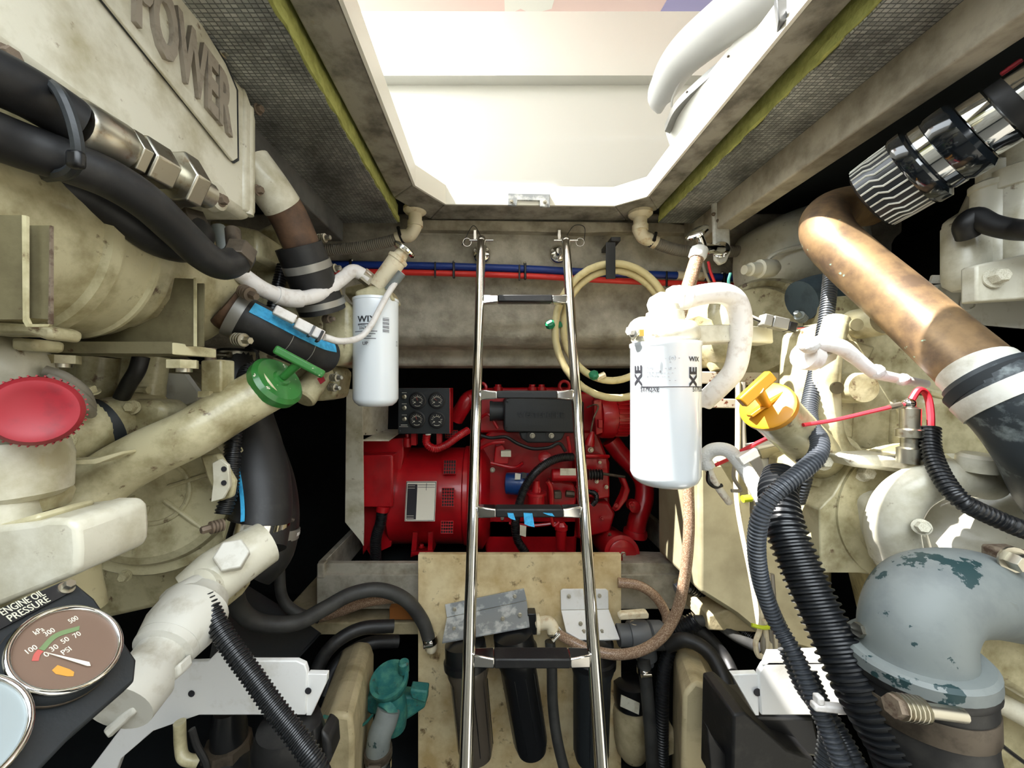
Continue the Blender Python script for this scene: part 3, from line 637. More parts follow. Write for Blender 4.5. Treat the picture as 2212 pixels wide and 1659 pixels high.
mk('loom_conduit', MB().ribbed(route([(1262, 1060, 1.34), (1285, 1066, 1.33), (1288, 1080, 1.33), (1280, 1090, 1.34)]), .009, .005, .12, 10), black_plastic, G)
mk('brass_elbow', MB().box(P(1204, 1068, 1.35), (.026, .03, .026)), brass, G, bev=.004); mk('brass_elbow', MB().cyl(P(1222, 1066, 1.35), P(1240, 1068, 1.35), .012, 8), brass, G)
mk('exhaust_elbow', px_tube([(985, 905, 1.5), (1000, 880, 1.48), (1012, 862, 1.48), (1030, 855, 1.5)], .03, 14), red, G)
# tape scraps on the third rung
for x0, y0, x1, y1, w_ in ((1131, 1108, 1153, 1139, 'largest blue tape scrap hanging from the third ladder rung'), (1096, 1108, 1112, 1124, 'small crumpled blue tape scrap under the third rung, left one'), (1173, 1108, 1196, 1116, 'short flat blue tape scrap under the third rung, right one')):
    solo('tape_scrap', MB().slab([(x0, y0), (x1 - 3, y0 + 1), (x1 + 2, y1), ((x0 + x1) / 2, y1 - 3), (x0 + 2, y1 - 7)], .838, (0, .0012, 0)), blue_tape, w_, 'tape', 'blue tape scraps on the ladder')
solo('paper_tag', MB().slab([(1123, 1134), (1137, 1137), (1136, 1160), (1123, 1156)], 1.28, (0, .002, 0)), label_m, 'small faded paper tag hanging on the generator conduit', 'tag')
# sound shield panel
t = thing('sound_shield_panel', 'cream sheet metal shield panel at the left end of the generator', 'panel')
mk('front_flange', MB().slab([(748, 840), (783, 842), (786, 1128), (785, 1180), (778, 1168), (745, 1128)], 1.27, (0, .006, 0)), cream2, t, bev=.001)
mk('back_sheet', MB().slab([(781, 842, 1.272), (781, 940, 1.272), (835, 940, 1.46), (838, 840, 1.46)], 1, (.004, 0, 0)), cream2, t)
mk('shelf_sheet', MB().slab([(783, 953, 1.272), (840, 953, 1.30), (872, 930, 1.46), (835, 930, 1.46)], 1, (0, 0, .005)), cream2, t)
for x, y in ((789, 937), (813, 929)): bolt(t, P(x, y, 1.29 if x < 800 else 1.37), (.7, -.7, 0), .005, rustbolt, 'rivet')
# generator tray
t = thing('generator_tray', 'galvanised angle tray holding the red generator', 'tray')
mk('front_face', MB().slab([(684, 1242), (1530, 1242), (1530, 1316), (684, 1316)], 1.19, (0, .012, 0)), tray_m, t, bev=.002)
mk('front_lip', MB().slab([(690, 1217), (1528, 1217), (1528, 1240), (690, 1240)], 1.2, (0, .02, 0)), tray_m, t, bev=.002)
for px in (692, 1531):
    x = (px - CX) / F * 1.2
    mk('side_rail', MB().box((x, 1.48, zz(-.6)), (.02, .55, .1)), tray_m, t, bev=.002)
mk('corner_post', MB().slab(rect(1524, 1204, 1541, 1246), 1.19, (0, .03, 0)), tray_m, t, bev=.004)
mk('corner_post', MB().slab(rect(684, 1218, 700, 1250), 1.185, (0, .03, 0)), tray_m, t, bev=.004)
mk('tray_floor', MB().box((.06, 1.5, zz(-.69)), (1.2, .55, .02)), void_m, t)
mk('drain_plate', MB().slab([(1345, 1190, 1.35), (1500, 1195, 1.3), (1520, 1216, 1.21), (1345, 1216, 1.21)], 1, (0, 0, -.01)), tray_m, t)
# ================================================================== water filters on their board
t = solo('plywood_board', MB().slab([(903, 1198), (1342, 1198), (1342, 1690), (903, 1690)], 1.12, (0, .018, 0)), plywood, 'stained plywood board carrying the water filters', 'board', bev=.0015)
t = thing('filter_bracket', 'tilted grey angle bracket on the plywood board', 'bracket')
up = [P(961, 1307, 1.112), P(1132, 1272, 1.112), P(1138, 1297, 1.112), P(965, 1334, 1.112)]
lo = [P(965, 1334, 1.112), P(1138, 1297, 1.112), P(1144, 1352, 1.03), P(955, 1387, 1.03)]
mk('wall_flange', MB().prism(up, (0, .005, 0)), bracket_grey, t, bev=.001); mk('shelf_flange', MB().prism(lo, (0, .002, -.006)), bracket_grey, t, bev=.001)
for x, y, d in ((982, 1316, 1.11), (1112, 1288, 1.11), (981, 1358, 1.07), (1086, 1336, 1.06), (1123, 1328, 1.06)): bolt(t, P(x, y, d - .003), (0, -1, .3), .008, zinc, 'screw')
t = thing('filter_bracket', 'white angle bracket on the plywood board, right of the grey one', 'bracket')
mk('wall_flange', MB().slab([(1211, 1276), (1216, 1273), (1309, 1273), (1314, 1277), (1315, 1316), (1212, 1318)], 1.112, (0, .005, 0)), white_paint, t, bev=.001)
mk('shelf_flange', MB().slab([(1212, 1318, 1.112), (1315, 1316, 1.112), (1339, 1380, 1.03), (1292, 1382, 1.03), (1252, 1381, 1.03), (1223, 1364, 1.05)], 1, (0, .002, -.005)), white_paint, t, bev=.001)
for x, y, d in ((1229, 1288, 1.11), (1295, 1287, 1.11), (1254, 1347, 1.07), (1261, 1364, 1.055), (1300, 1364, 1.055)): bolt(t, P(x, y, d - .003), (0, -1, .3), .008, zinc, 'screw')
def water_filter(label, top, bot, r, bodym, capm=housing_black):
    t = thing('water_filter', label, 'water filter', 'water filters under the brackets')
    a, c = P(*top), P(*bot); ax = (c - a).normalized(); L = (c - a).length
    mk('head', MB().lathe(a, ax, [(r * .6, -.015), (r * 1.1, -.005), (r * 1.15, .03), (r * 1.25, .035), (r * 1.25, .05), (r * 1.1, .055)], 30), capm, t)
    b = mk('bowl', MB().lathe(a + ax * .055, ax, [(r * 1.1, 0), (r * 1.12, .012), (r, .03), (r * .93, L - .085), (r * .8, L - .062), (r * .5, L - .056)], 30), bodym, t)
    rb = MB()
    for k in range(10):
        an = 2 * math.pi * k / 10; u, v, _ = frame(ax); e = u * math.cos(an) + v * math.sin(an)
        rb.tube([a + ax * .09 + e * r * .985, a + ax * (L - .03) + e * r * .915], .0015, 5)
    mk('rib', rb, capm, b)
    return t
water_filter('smoked clear water filter under the grey bracket', (1005, 1392, 1.045), (1030, 1640, 1.0), .050, smoke)
water_filter('tilted black water filter in the middle of the board', (1108, 1372, 1.045), (1150, 1625, 1.03), .048, housing_black)
water_filter('black water filter under the white bracket', (1280, 1388, 1.045), (1276, 1645, 1.035), .050, gunmetal)
t = thing('filter_elbow', 'aged white elbow fitting beside the middle water filter', 'fitting')
mk('block', MB().slab(rect(1140, 1326, 1158, 1372), 1.06, (0, .03, 0)), housing_black, t, bev=.002)
mk('flange', MB().cyl(P(1158, 1348, 1.07), P(1165, 1348, 1.07), .026, 18), pvc, t); mk('elbow', px_tube([(1162, 1348, 1.07), (1182, 1345, 1.06), (1192, 1352, 1.055), (1196, 1366, 1.05)], .0175, 14), pvc, t)
clamp(t, P(1198, 1366, 1.05), P(1207, 1373, 1.05) - P(1193, 1356, 1.05), .02, .014)
hz = [(1200, 1366, 1.05), (1232, 1384, 1.02), (1275, 1403, 1.0), (1330, 1414, .98), (1385, 1405, .96), (1430, 1375, .95), (1462, 1320, .94), (1480, 1240, .92), (1488, 1150, .90), (1487, 1060, .9), (1484, 980, .9)]
solo('braided_hose', px_tube(hz, .0125, 16), braid, 'long brown braided hose looping from the filter up behind the white canister', 'hose', 'braided hoses')
solo('braided_hose', px_tube([(1335, 1258, 1.1), (1380, 1265, 1.09), (1415, 1288, 1.08), (1438, 1325, 1.07), (1442, 1360, 1.06)], .0135, 14), braid, 'short brown braided hose right of the plywood board', 'hose', 'braided hoses')
t = thing('ball_valve', 'grey plastic ball valve with white handle beside the board', 'valve')
mk('valve_body', MB().lathe(P(1335, 1372, 1.05), (1, 0, 0), [(.028, 0), (.028, .03), (.034, .03), (.036, .05), (.036, .08), (.03, .085), (.036, .088), (.036, .12), (.028, .13)], 26), grey_plastic, t)
mk('stem', MB().cyl(P(1370, 1345, 1.05), P(1370, 1360, 1.05), .011, 12), pvc, t); mk('handle', MB().slab([(1337, 1331), (1345, 1326), (1398, 1322), (1403, 1328), (1402, 1338), (1340, 1341)], 1.03, (0, .02, 0)), pvc, t, bev=.004)
mk('outlet', MB().lathe(P(1392, 1395, 1.05), (.1, 0, -1), [(.03, 0), (.03, .03), (.02, .032), (.02, .05)], 20), grey_plastic, t)
mk('side_fitting', MB().cyl(P(1430, 1378, 1.04), P(1452, 1374, 1.03), .02, 16), pvc, t)
t = thing('drain_hose', 'grey hose with steel clamp dropping below the ball valve', 'hose')
hp = route([(1390, 1420, 1.03), (1395, 1470, 1.02), (1402, 1540, 1.01), (1408, 1620, 1.0), (1412, 1720, 1.0)]); mk('hose', MB().tube(hp, .0165, 16), dusty_rubber, t)
clamp(t, P(1391, 1446, 1.025), (.05, 0, -1), .019, .016)
solo('ribbed_hose', MB().ribbed(route([(1448, 1400, 1.03), (1434, 1450, 1.02), (1430, 1540, 1.0), (1430, 1640, 1.0), (1436, 1720, 1.0)]), .017, .007, .14, 14), black_plastic, 'black ribbed hose dropping right of the ball valve', 'hose')
solo('grey_hose', px_tube([(1188, 1385, 1.08), (1192, 1440, 1.07), (1194, 1520, 1.06), (1204, 1600, 1.04), (1226, 1690, 1.03)], .0145, 14), dusty_rubber, 'grey hose hanging between the two black water filters', 'hose')
t = thing('wash_pump', 'stained cream pump with black top right of the ladder foot', 'pump')
mk('motor', MB().lathe(P(1366, 1620, 1.10), (-.03, .1, 1), [(.03, -.02), (.044, 0), (.048, .03), (.048, .1), (.044, .12)], 26), stringer_m, t)
mk('top_cap', MB().lathe(P(1364, 1522, 1.105), (-.03, .1, 1), [(.046, 0), (.048, .02), (.046, .06), (.03, .07)], 26), housing_black, t)
mk('data_label', MB().slab([(1342, 1502, 1.055), (1382, 1520, 1.05), (1380, 1544, 1.05), (1340, 1526, 1.055)], 1, (0, .003, 0)), label_m, t)
mk('pump_foot', MB().slab([(1425, 1610), (1464, 1592), (1462, 1625), (1428, 1640)], 1.0, (0, .05, 0)), stringer_m, t)

# ================================================================== more helpers
def RP(px, py, p0, n):
    o = V((0, 0, CZ)); r = P(px, py, 1) - o; n = V(n)
    return o + r * ((V(p0) - o).dot(n) / r.dot(n))
def text_fit(parent, name, s, org, xd, yd, w_, h_, m, ext=.0004, bold=0.0, label=None):
    me = text_me(s, 1, 0, 1, bold); xs = [v.co.x for v in me.vertices]; ys = [v.co.y for v in me.vertices]
    me = text_me(s, 1, 1, 1, bold)
    x0, x1, y0, y1 = min(xs), max(xs), min(ys), max(ys); xd = V(xd).normalized(); yd = V(yd).normalized(); n = xd.cross(yd).normalized(); org = V(org)
    for v in me.vertices: v.co = org + xd * ((v.co.x - x0) / (x1 - x0) * w_) + yd * ((v.co.y - y0) / (y1 - y0) * h_) + n * (ext * (1 if v.co.z > 0 else -1))
    return mk(name, me, m, parent, label=label)
def strip(pts, r, a0, a1, th=.0012, k=6, to=None):
    b = MB(); rings = []; m = len(pts)
    for i in range(m):
        T = (pts[min(i + 1, m - 1)] - pts[max(i - 1, 0)]).normalized(); w_ = (V(to) if to else V((0, 0, CZ)) - pts[i]); w_ = (w_ - T * w_.dot(T)).normalized(); sd = T.cross(w_)
        A = [a0 + (a1 - a0) * j / k for j in range(k + 1)]
        rings.append([pts[i] + (w_ * math.cos(a) + sd * math.sin(a)) * (r + th) for a in A] + [pts[i] + (w_ * math.cos(a) + sd * math.sin(a)) * (r - th) for a in A[::-1]])
    return b.loft(rings)
def hexrod(p0, p1, r): return MB().cyl(p0, p1, r, 6)

# ================================================================== left engine
E = thing('marine_engine', 'cream marine diesel engine on the left with a raised POWER cover', 'engine')
XF = -.385
h = MB()
yb, z0, z1 = .612, zz(.262), zz(.468)
h.prism([V((XF, -.05, z0)), V((XF, yb, z0)), V((XF, yb + .004, zz(.275))), V((XF, yb + .004, zz(.41))), V((XF, yb - .01, z1 - .004)), V((XF, -.05, z1 - .004))], (-.5, 0, 0))
ac = mk('aftercooler_housing', h, cream2, E, bev=.012, seg=3)
mk('end_flange', MB().prism([V((XF + .004, .588, zz(.27))), V((XF + .004, .618, zz(.275))), V((XF + .004, .618, zz(.43))), V((XF + .004, .590, zz(.462)))], (-.3, 0, 0)), cream2, ac, bev=.005)
pl = [(508, 195), (510, 345), (500, 351), (215, 0), (120, -110), (320, -110), (398, 0), (484, 138)]
mk('plate_gasket', MB().prism([PX(x + (3 if x > 480 else 0), y + (2 if y > 300 else 0) + (1 if x < 300 else 0), XF + .001) for x, y in pl], (.0025, 0, 0)), gunmetal, ac)
np_ = mk('name_plate', MB().prism([PX(x - (2 if x > 480 else 0), y - (3 if y > 300 else 0) - (4 if x < 300 else 0), XF + .0035) for x, y in pl], (.004, 0, 0)), cream2, ac, bev=.001, label='cream name plate with raised letters')
a, c = PX(288, 48, XF + .010), PX(499, 299, XF + .010)
text_fit(np_, 'raised_letters', 'POWER', a, c - a, (0, 0, 1), (c - a).length, .08, M('letter_taupe', (150, 140, 126), .5, dirt=(120, 110, 98), ds=40), .003, .035, label='taupe raised letters')
for x, y, s in ((481, 112, .011), (556, 236, .012), (556, 411, .012), (475, 432, .013), (12, 122, .012)):
    bolt(ac, PX(x, y, XF + .003), (1, -.15, 0), s, rustbolt if s > .0115 else zinc)
mk('bolt_boss', MB().lathe(PX(470, 425, XF), (1, 0, 0), [(.02, -.01), (.018, .002), (.014, .004)], 18), cream2, ac)
mk('side_rib', MB().tube([V((XF - .002, .606, zz(.27))), V((XF - .002, .606, zz(.44)))], .008, 10), cream2, ac)
# heat exchanger
hx, hz_ = -.505, .16
he = mk('heat_exchanger', MB().lathe((hx, .1, zz(hz_)), (0, 1, 0), [(.1, 0), (.1, .3), (.107, .303), (.107, .315), (.1, .318), (.099, .36), (.103, .362), (.103, .366), (.098, .368), (.096, .392)], 56), cream, E)
mk('end_cap', MB().lathe((hx, .49, zz(hz_)), (0, 1, 0), [(.094, 0), (.094, .06), (.09, .1), (.092, .125), (.092, .138), (.085, .143), (.06, .16)], 48), cream, he)
mk('filler_boss', MB().prism([V((hx + .02, .28, zz(.24))), V((hx + .1, .30, zz(.2))), V((hx + .1, .40, zz(.195))), V((hx + .03, .42, zz(.24)))], (-.03, 0, .07)), cream, he, bev=.012, seg=3)
mk('casting_web', MB().prism([V((-.43, .25, zz(.2))), V((-.40, .42, zz(.23))), V((-.42, .48, zz(.25))), V((-.46, .25, zz(.26)))], (-.1, 0, .02)), cream, E, bev=.01)
mk('saddle_plate', MB().slab([(376, 600), (420, 602), (419, 748), (100, 742), (100, 700), (150, 708), (215, 714), (290, 706), (340, 684), (366, 645)], .485, (0, .003, 0)), olive, E, bev=.001)
mk('saddle_edge', MB().slab(rect(418, 600, 423, 748), .482, (0, .002, 0)), cream, E)
mk('saddle_flange', MB().slab([(424, 612), (440, 612), (439, 748), (424, 748)], .488, (0, .002, 0)), olive, E)
mk('side_channel', MB().slab([(-60, 464), (47, 465), (50, 690), (-60, 690)], .298, (0, .0015, 0)), olive, E)
mk('channel_edge', MB().slab([(47, 464), (57, 466), (57, 685), (64, 700), (108, 700), (104, 706), (56, 706), (49, 694)], .295, (0, .002, 0)), cream, E)
mk('side_channel', MB().slab([(58, 487), (108, 487), (107, 690), (58, 686)], .305, (0, .0015, 0)), olive, E); mk('channel_edge', MB().slab([(107, 487), (110, 487), (110, 700), (104, 700)], .304, (0, .002, 0)), rustbolt, E)
mk('bracket_foot', MB().slab([(-60, 692), (90, 702), (108, 708), (110, 722), (100, 735), (60, 722), (-60, 720)], .37, (0, .03, 0)), cream, E, bev=.004)
mk('mount_block', MB().slab([(20, 728), (75, 732), (72, 758), (22, 756)], .4, (0, .03, 0)), cream, E, bev=.004)
mk('base_bar', MB().slab([(72, 738, .44), (372, 738, .47), (372, 764, .47), (72, 762, .44)], 1, (0, .05, 0)), olive, E)
mk('base_bar_end', MB().slab([(371, 739, .469), (444, 751, .51), (444, 771, .51), (371, 766, .469)], 1, (0, .02, 0)), cream, E, bev=.001)
for x, y, d in ((132, 778, .45), (395, 788, .48)):
    mk('mount_nut', hexrod(P(x, y - 10, d), P(x, y + 8, d), .017), cream, E)
    mk('mount_stud', MB().cyl(P(x + 2, y, d), P(x + 2, y + 16, d), .009, 10), zinc, E)
# castings below and behind
mk('engine_block', MB().slab([(-500, 760), (300, 760), (480, 860), (500, 1000), (480, 1180), (400, 1300), (-500, 1500)], .72, (0, .12, 0)), cream, E, bev=.01)
mk('end_casting', MB().slab([(480, 505), (545, 500), (610, 470), (690, 590), (702, 640), (700, 700), (690, 800), (640, 830), (560, 800), (505, 720), (470, 640)], .80, (0, .12, 0)), cream, E, bev=.008)
mk('exhaust_box', MB().slab([(690, 640), (745, 645), (758, 665), (760, 760), (745, 785), (720, 790), (690, 780)], .80, (0, .14, 0)), cream, E, bev=.014, seg=3)
mk('lower_casting', MB().slab([(640, 770), (700, 775), (735, 800), (725, 860), (680, 868), (655, 850)], .84, (0, .08, 0)), cream, E, bev=.01)
mk('end_casting', MB().slab([(445, 470), (560, 495), (560, 560), (470, 560)], .72, (0, .1, 0)), cream, E, bev=.01)
for x, y, ax, s, m_ in ((524, 628, (.8, -.3, -.35), .016, rustbolt), (508, 733, (.9, -.3, -.1), .016, zinc), (688, 515, (1, -.2, 0), .013, zinc), (710, 580, (1, -.2, 0), .013, zinc), (700, 690, (1, -.3, 0), .012, rustbolt), (700, 773, (1, -.3, 0), .012, rustbolt), (716, 816, (1, -.3, 0), .012, zinc), (712, 836, (1, -.3, -.1), .012, zinc), (470, 1138, (-.5, -.85, 0), .014, rustbolt)):
    plug(E, P(x, y, .60 if x < 600 else .765) if x != 470 else P(482, 1133, .575), ax, s * .95, m_)
mk('relief_valve', MB().lathe(P(672, 835, .79), (-.2, -.5, -.6), [(.022, -.05), (.024, -.02), (.026, 0), (.026, .03), (.022, .034)], 22), cream, E)
mk('valve_tag', MB().slab([(685, 818), (697, 812), (702, 822), (692, 830)], .765, (0, .003, 0)), red_cap, E)
# exhaust pipe and rubber coupling
ex = route([(540, 350, .64), (585, 410, .66), (622, 465, .69), (645, 515, .71), (668, 570, .735)])
mk('exhaust_pipe', MB().tube(ex[:14], .0335, 24), cream2, E); mk('exhaust_pipe', MB().tube(ex[13:], .0325, 24), pipe_rust, E, label='brown chipped pipe section')
t = thing('exhaust_coupling', 'black rubber exhaust coupling with clamp below the chipped brown pipe', 'hose')
cp_ = route([(645, 530, .715), (665, 580, .735), (685, 635, .76), (697, 672, .775)])
mk('sleeve', MB().tube(cp_, [.042, .043, .043, .045], 26), rubber, t)
clamp(t, P(664, 575, .732), cp_[10] - cp_[6], .0445, .014, grey_edge, False); clamp(t, P(693, 655, .77), cp_[-1] - cp_[-4], .047, .012, grey_edge, False)
t = thing('vent_tube', 'thin cream breather tube beside the chipped exhaust pipe', 'pipe')
mk('tube', px_tube([(628, 425, .70), (648, 455, .72), (652, 480, .73), (662, 500, .74)], .006, 10), cream2, t); mk('nut', hexrod(P(650, 470, .73), P(654, 486, .735), .009), zinc, t)
# hydraulic hoses
t = thing('hydraulic_hose', 'thick black hydraulic hose ending in a large hex fitting, top left', 'hose', 'black hydraulic hoses')
mk('hose', px_tube([(-90, 130, .27), (20, 180, .295), (90, 218, .315), (165, 266, .335)], .020, 20), rubber, t)
a1, a2 = P(160, 262, .333), P(268, 322, .375); mk('crimp_collar', MB().lathe(a1, a2 - a1, [(.020, 0), (.022, .003), (.022, (a2 - a1).length - .006), (.018, (a2 - a1).length)], 24), zinc, t)
dr = (a2 - a1).normalized(); q = P(268, 322, .375)
mk('hex_nut', hexrod(q, q + dr * .010, .022), zinc, t, bev=.001); mk('hex_nut', hexrod(q + dr * .012, q + dr * .040, .024), zinc, t, bev=.002); mk('hex_flange', hexrod(q + dr * .052, q + dr * .072, .031), zinc, t, bev=.002); mk('neck', MB().cyl(q + dr * .03, q + dr * .1, .016, 16), zinc, t)
t = thing('hydraulic_hose', 'long black hydraulic hose curling up to a brass nut, over the heat exchanger', 'hose', 'black hydraulic hoses')
h2 = route([(-90, 262, .28), (40, 312, .31), (150, 350, .335), (240, 388, .36), (320, 440, .39), (390, 505, .43), (440, 552, .46), (480, 572, .485), (510, 562, .51), (520, 548, .52)]); mk('hose', MB().tube(h2, .0185, 20), rubber, t)
mk('hose_nut', hexrod(P(512, 566, .505), P(522, 540, .52), .0195), brass, t, bev=.001); mk('pipe_tee', MB().cyl(P(507, 540, .53), P(503, 498, .54), .010, 12), brass, t)
t = thing('hydraulic_hose', 'second black hydraulic hose tucked under the longer one', 'hose', 'black hydraulic hoses')
mk('hose', px_tube([(-90, 330, .33), (60, 375, .36), (180, 420, .39), (280, 480, .42), (340, 520, .45), (400, 535, .49), (430, 510, .53), (420, 488, .56)], .018, 18), rubber, t); mk('hose_nut', hexrod(P(425, 505, .54), P(415, 478, .56), .021), brass, t)
t = thing('hose_strap', 'glossy black tie strap binding the hydraulic hoses', 'cable tie')
mk('band', MB().tube(spline([P(85, 168, .33), P(125, 196, .305), P(152, 250, .305), P(167, 310, .308), P(166, 350, .312), P(145, 374, .318), P(100, 382, .335)]), .0045, 8), gunmetal, t)
mk('buckle', MB().box(P(164, 345, .308), (.012, .008, .014)), tie_black, t, bev=.003)
solo('grey_pipe', px_tube([(470, 490, .60), (484, 530, .60), (488, 570, .6)], .010, 12), grey_paint, 'short grey pipe dropping behind the brass hose nut', 'pipe')
# fuel hose to the filter head
t = thing('fuel_hose', 'white fuel hose curving to the left filter mount', 'hose')
fh = route([(480, 560, .60), (520, 592, .62), (575, 628, .65), (635, 645, .69), (690, 635, .73), (735, 605, .77), (760, 586, .79), (778, 590, .80), (795, 602, .81)]); mk('hose', MB().tube(fh, .0135, 18), white_hose, t)
mk('sleeve', MB().tube(fh[19:27], .016, 18), white_hose, t); mk('end_nut', hexrod(P(782, 592, .803), P(801, 607, .815), .016), zinc, t)
# cooling hose with blue tape
t = thing('cooling_hose', 'black cooling hose wrapped with a strip of blue tape', 'hose')
ch = route([(505, 678, .62), (560, 705, .64), (620, 735, .68), (670, 758, .73), (700, 768, .77)]); mk('hose', MB().tube(ch, .036, 26), rubber, t)
mk('tape', strip(ch[4:30], .0365, -.95, -.35), blue_tape, t, label='blue tape strip')
clamp(t, ch[1], ch[2] - ch[0], .0375, .016, grey_edge, False); mk('chalk_ring', MB().lathe(ch[14], ch[15] - ch[13], [(.0366, 0), (.0366, .001)], 26), grey_edge, t); mk('chalk_ring', MB().lathe(ch[20], ch[21] - ch[19], [(.0366, 0), (.0366, .001)], 26), grey_edge, t)
mk('inlet_spigot', MB().tube([P(480, 660, .61), P(512, 682, .625)], .033, 22), pipe_rust, t)
# sensor lead
t = thing('sensor_lead', 'taped white sensor lead with connectors running to the filter mount', 'cable')
sl = route([(700, 728, .67), (735, 737, .70), (775, 730, .75), (800, 705, .765), (820, 668, .78), (838, 635, .79), (858, 605, .80), (870, 590, .80)]); mk('lead', MB().tube(sl, .0062, 10), white_hose, t)
R_ = (P(695, 722, .715) - P(640, 694, .69)).to_track_quat('X', 'Z').to_matrix()
mk('connector', MB().box(P(668, 712, .655), (.047, .018, .018), R_), white_hose, t, bev=.002); mk('connector', MB().box(P(615, 680, .62), (.033, .015, .015), R_), white_hose, t, bev=.002)
mk('strap_ring', MB().box(P(690, 727, .66), (.004, .02, .02), R_), tie_black, t); mk('strap_ring', MB().box(P(672, 716, .655), (.004, .0195, .0195), R_), grey_plastic, t)
for k in (-1, 0, 1): mk('wire', MB().tube([P(626, 685 + k * 3, .63), P(648, 699 + k * 3, .65)], .0016, 6), wire_white, t)
solo('ribbed_conduit', MB().ribbed(route([(612, 575, .78), (598, 630, .77), (585, 680, .76), (560, 720, .75), (540, 770, .72), (525, 830, .66), (508, 900, .64), (502, 980, .62), (496, 1060, .61), (482, 1110, .60)]), .0125, .0055, .14, 12), black_plastic, 'black ribbed conduit dropping behind the green filler cap', 'conduit')
# left fuel filter
t = thing('fuel_filter', 'white spin-on fuel filter left of the ladder', 'filter')
fc = P(812, 760, .83); fr = .0475; ft, fb = P(812, 648, .83).z, P(812, 875, .83).z
mk('canister', MB().lathe((fc.x, fc.y, fb), (0, 0, 1), [(.02, -.003), (.035, -.001), (fr - .004, .006), (fr, .014), (fr, ft - fb - .006), (fr + .001, ft - fb - .005), (fr + .001, ft - fb), (fr - .004, ft - fb)], 48), filter_white, t)
Zp = lambda y: P(0, y, fc.y - fr).z
text_cyl(t, 'printed_brand', 'WIX', fc, fr, -.52, Zp(695), .018, ink, 1.12, .0003); mk('printed_bar', strip([fc + V((math.sin(a) * .0001, 0, 0)) + V((0, 0, 0)) for a in (0,)] * 1, 1, 0, 1) if 0 else strip([V((fc.x, fc.y, Zp(700))), V((fc.x, fc.y, Zp(698.5)))], fr, -.52, .1, .0008, 8, (0, -1, 0)), ink, t)
text_cyl(t, 'printed_line', 'FILTERS', fc, fr, -.52, Zp(704), .005, ink_grey, 1.1); text_cyl(t, 'printed_line', '3367', fc, fr, -.45, Zp(711), .008, ink, 1.0)
for a0_, a1_, y in ((-.75, .35, 714), (-.3, .28, 719.5), (-.5, .1, 725), (-.4, .3, 730)): mk('print_line', strip([V((fc.x, fc.y, Zp(y + 2))), V((fc.x, fc.y, Zp(y)))], fr, a0_, a1_, .0004, 8, (0, -1, 0)), ink_grey, t)
text_cyl(t, 'printed_mark', 'UP', fc, fr, -.28, Zp(745), .010, ink, 1)
for k in range(13): text_cyl(t, 'barcode_bar', '|', fc, fr, .28 + 0 * k, Zp(717 - k * 2.7), .0035, ink, 5.5) if 0 else mk('barcode_bar', strip([fc + V((0, 0, Zp(717.3 - k * 2.7 - (k % 3 == 0) * .8) - fc.z)), fc + V((0, 0, Zp(716 - k * 2.7) - fc.z))], fr, .58, .88, .0006, 4, (0, -1, 0)) if 1 else None, ink, t)
text_cyl(t, 'printed_line', '213', fc, fr, 1.42, Zp(745), .008, ink_grey, 1, 0, True)
t = thing('fuel_filter_mount', 'cream filter mount with acrylic priming pump above the left fuel filter', 'filter mount')
mk('casting', MB().slab([(765, 628), (812, 612), (840, 622), (852, 648), (768, 650)], .80, (0, .07, 0)), cream, t, bev=.006)
mk('mount_arm', MB().slab([(745, 620), (800, 606), (800, 640), (745, 636)], .84, (-.02, .1, 0)), cream, t, bev=.004)
a1, a2 = P(815, 622, .815), P(868, 548, .815); mk('pump_cylinder', MB().lathe(a1, a2 - a1, [(.018, 0), (.020, .004), (.020, .07), (.022, .072), (.022, .078), (.015, .082), (.012, .1)], 24), pvc, t)
dr = (a2 - a1).normalized(); mk('chrome_knob', MB().lathe(a2 + dr * .004, dr, [(.022, 0), (.027, .004), (.027, .008), (.02, .012)], 14), chrome, t)
mk('sensor_plug', MB().cyl(P(838, 628, .80), P(868, 590, .80), .009, 10), grey_paint, t)
# fill tube and green cap
ft_ = route([(150, 1330, .46), (132, 1230, .46), (150, 1130, .475), (215, 1045, .50), (310, 985, .52), (410, 938, .54), (490, 890, .57), (560, 850, .60), (590, 833, .61)])
mk('fill_tube', MB().tube(ft_, [.034, .034, .034, .034, .034, .034, .035, .036, .037], 28), cream, E)
cap = mk('filler_cap', MB().lathe(P(590, 832, .607), (.78, -.25, .5), [(.038, -.004), (.0425, 0), (.043, .012), (.037, .018), (.014, .02), (.012, .024)], 34), green, E, label='green enamelled filler cap with T handle')
c0 = P(594, 829, .605) + V((.78, -.25, .5)).normalized() * .02; c1 = c0 + V((.72, -.2, .55)).normalized() * .038
mk('cap_stem', MB().cyl(c0, c1, .006, 12, .0075), green, cap)
u_ = (P(690, 808, .62) - P(622, 772, .60)).normalized()
mk('t_handle', MB().box(c1, (.078, .016, .013), u_.to_track_quat('X', 'Z').to_matrix()), green, cap, bev=.003)
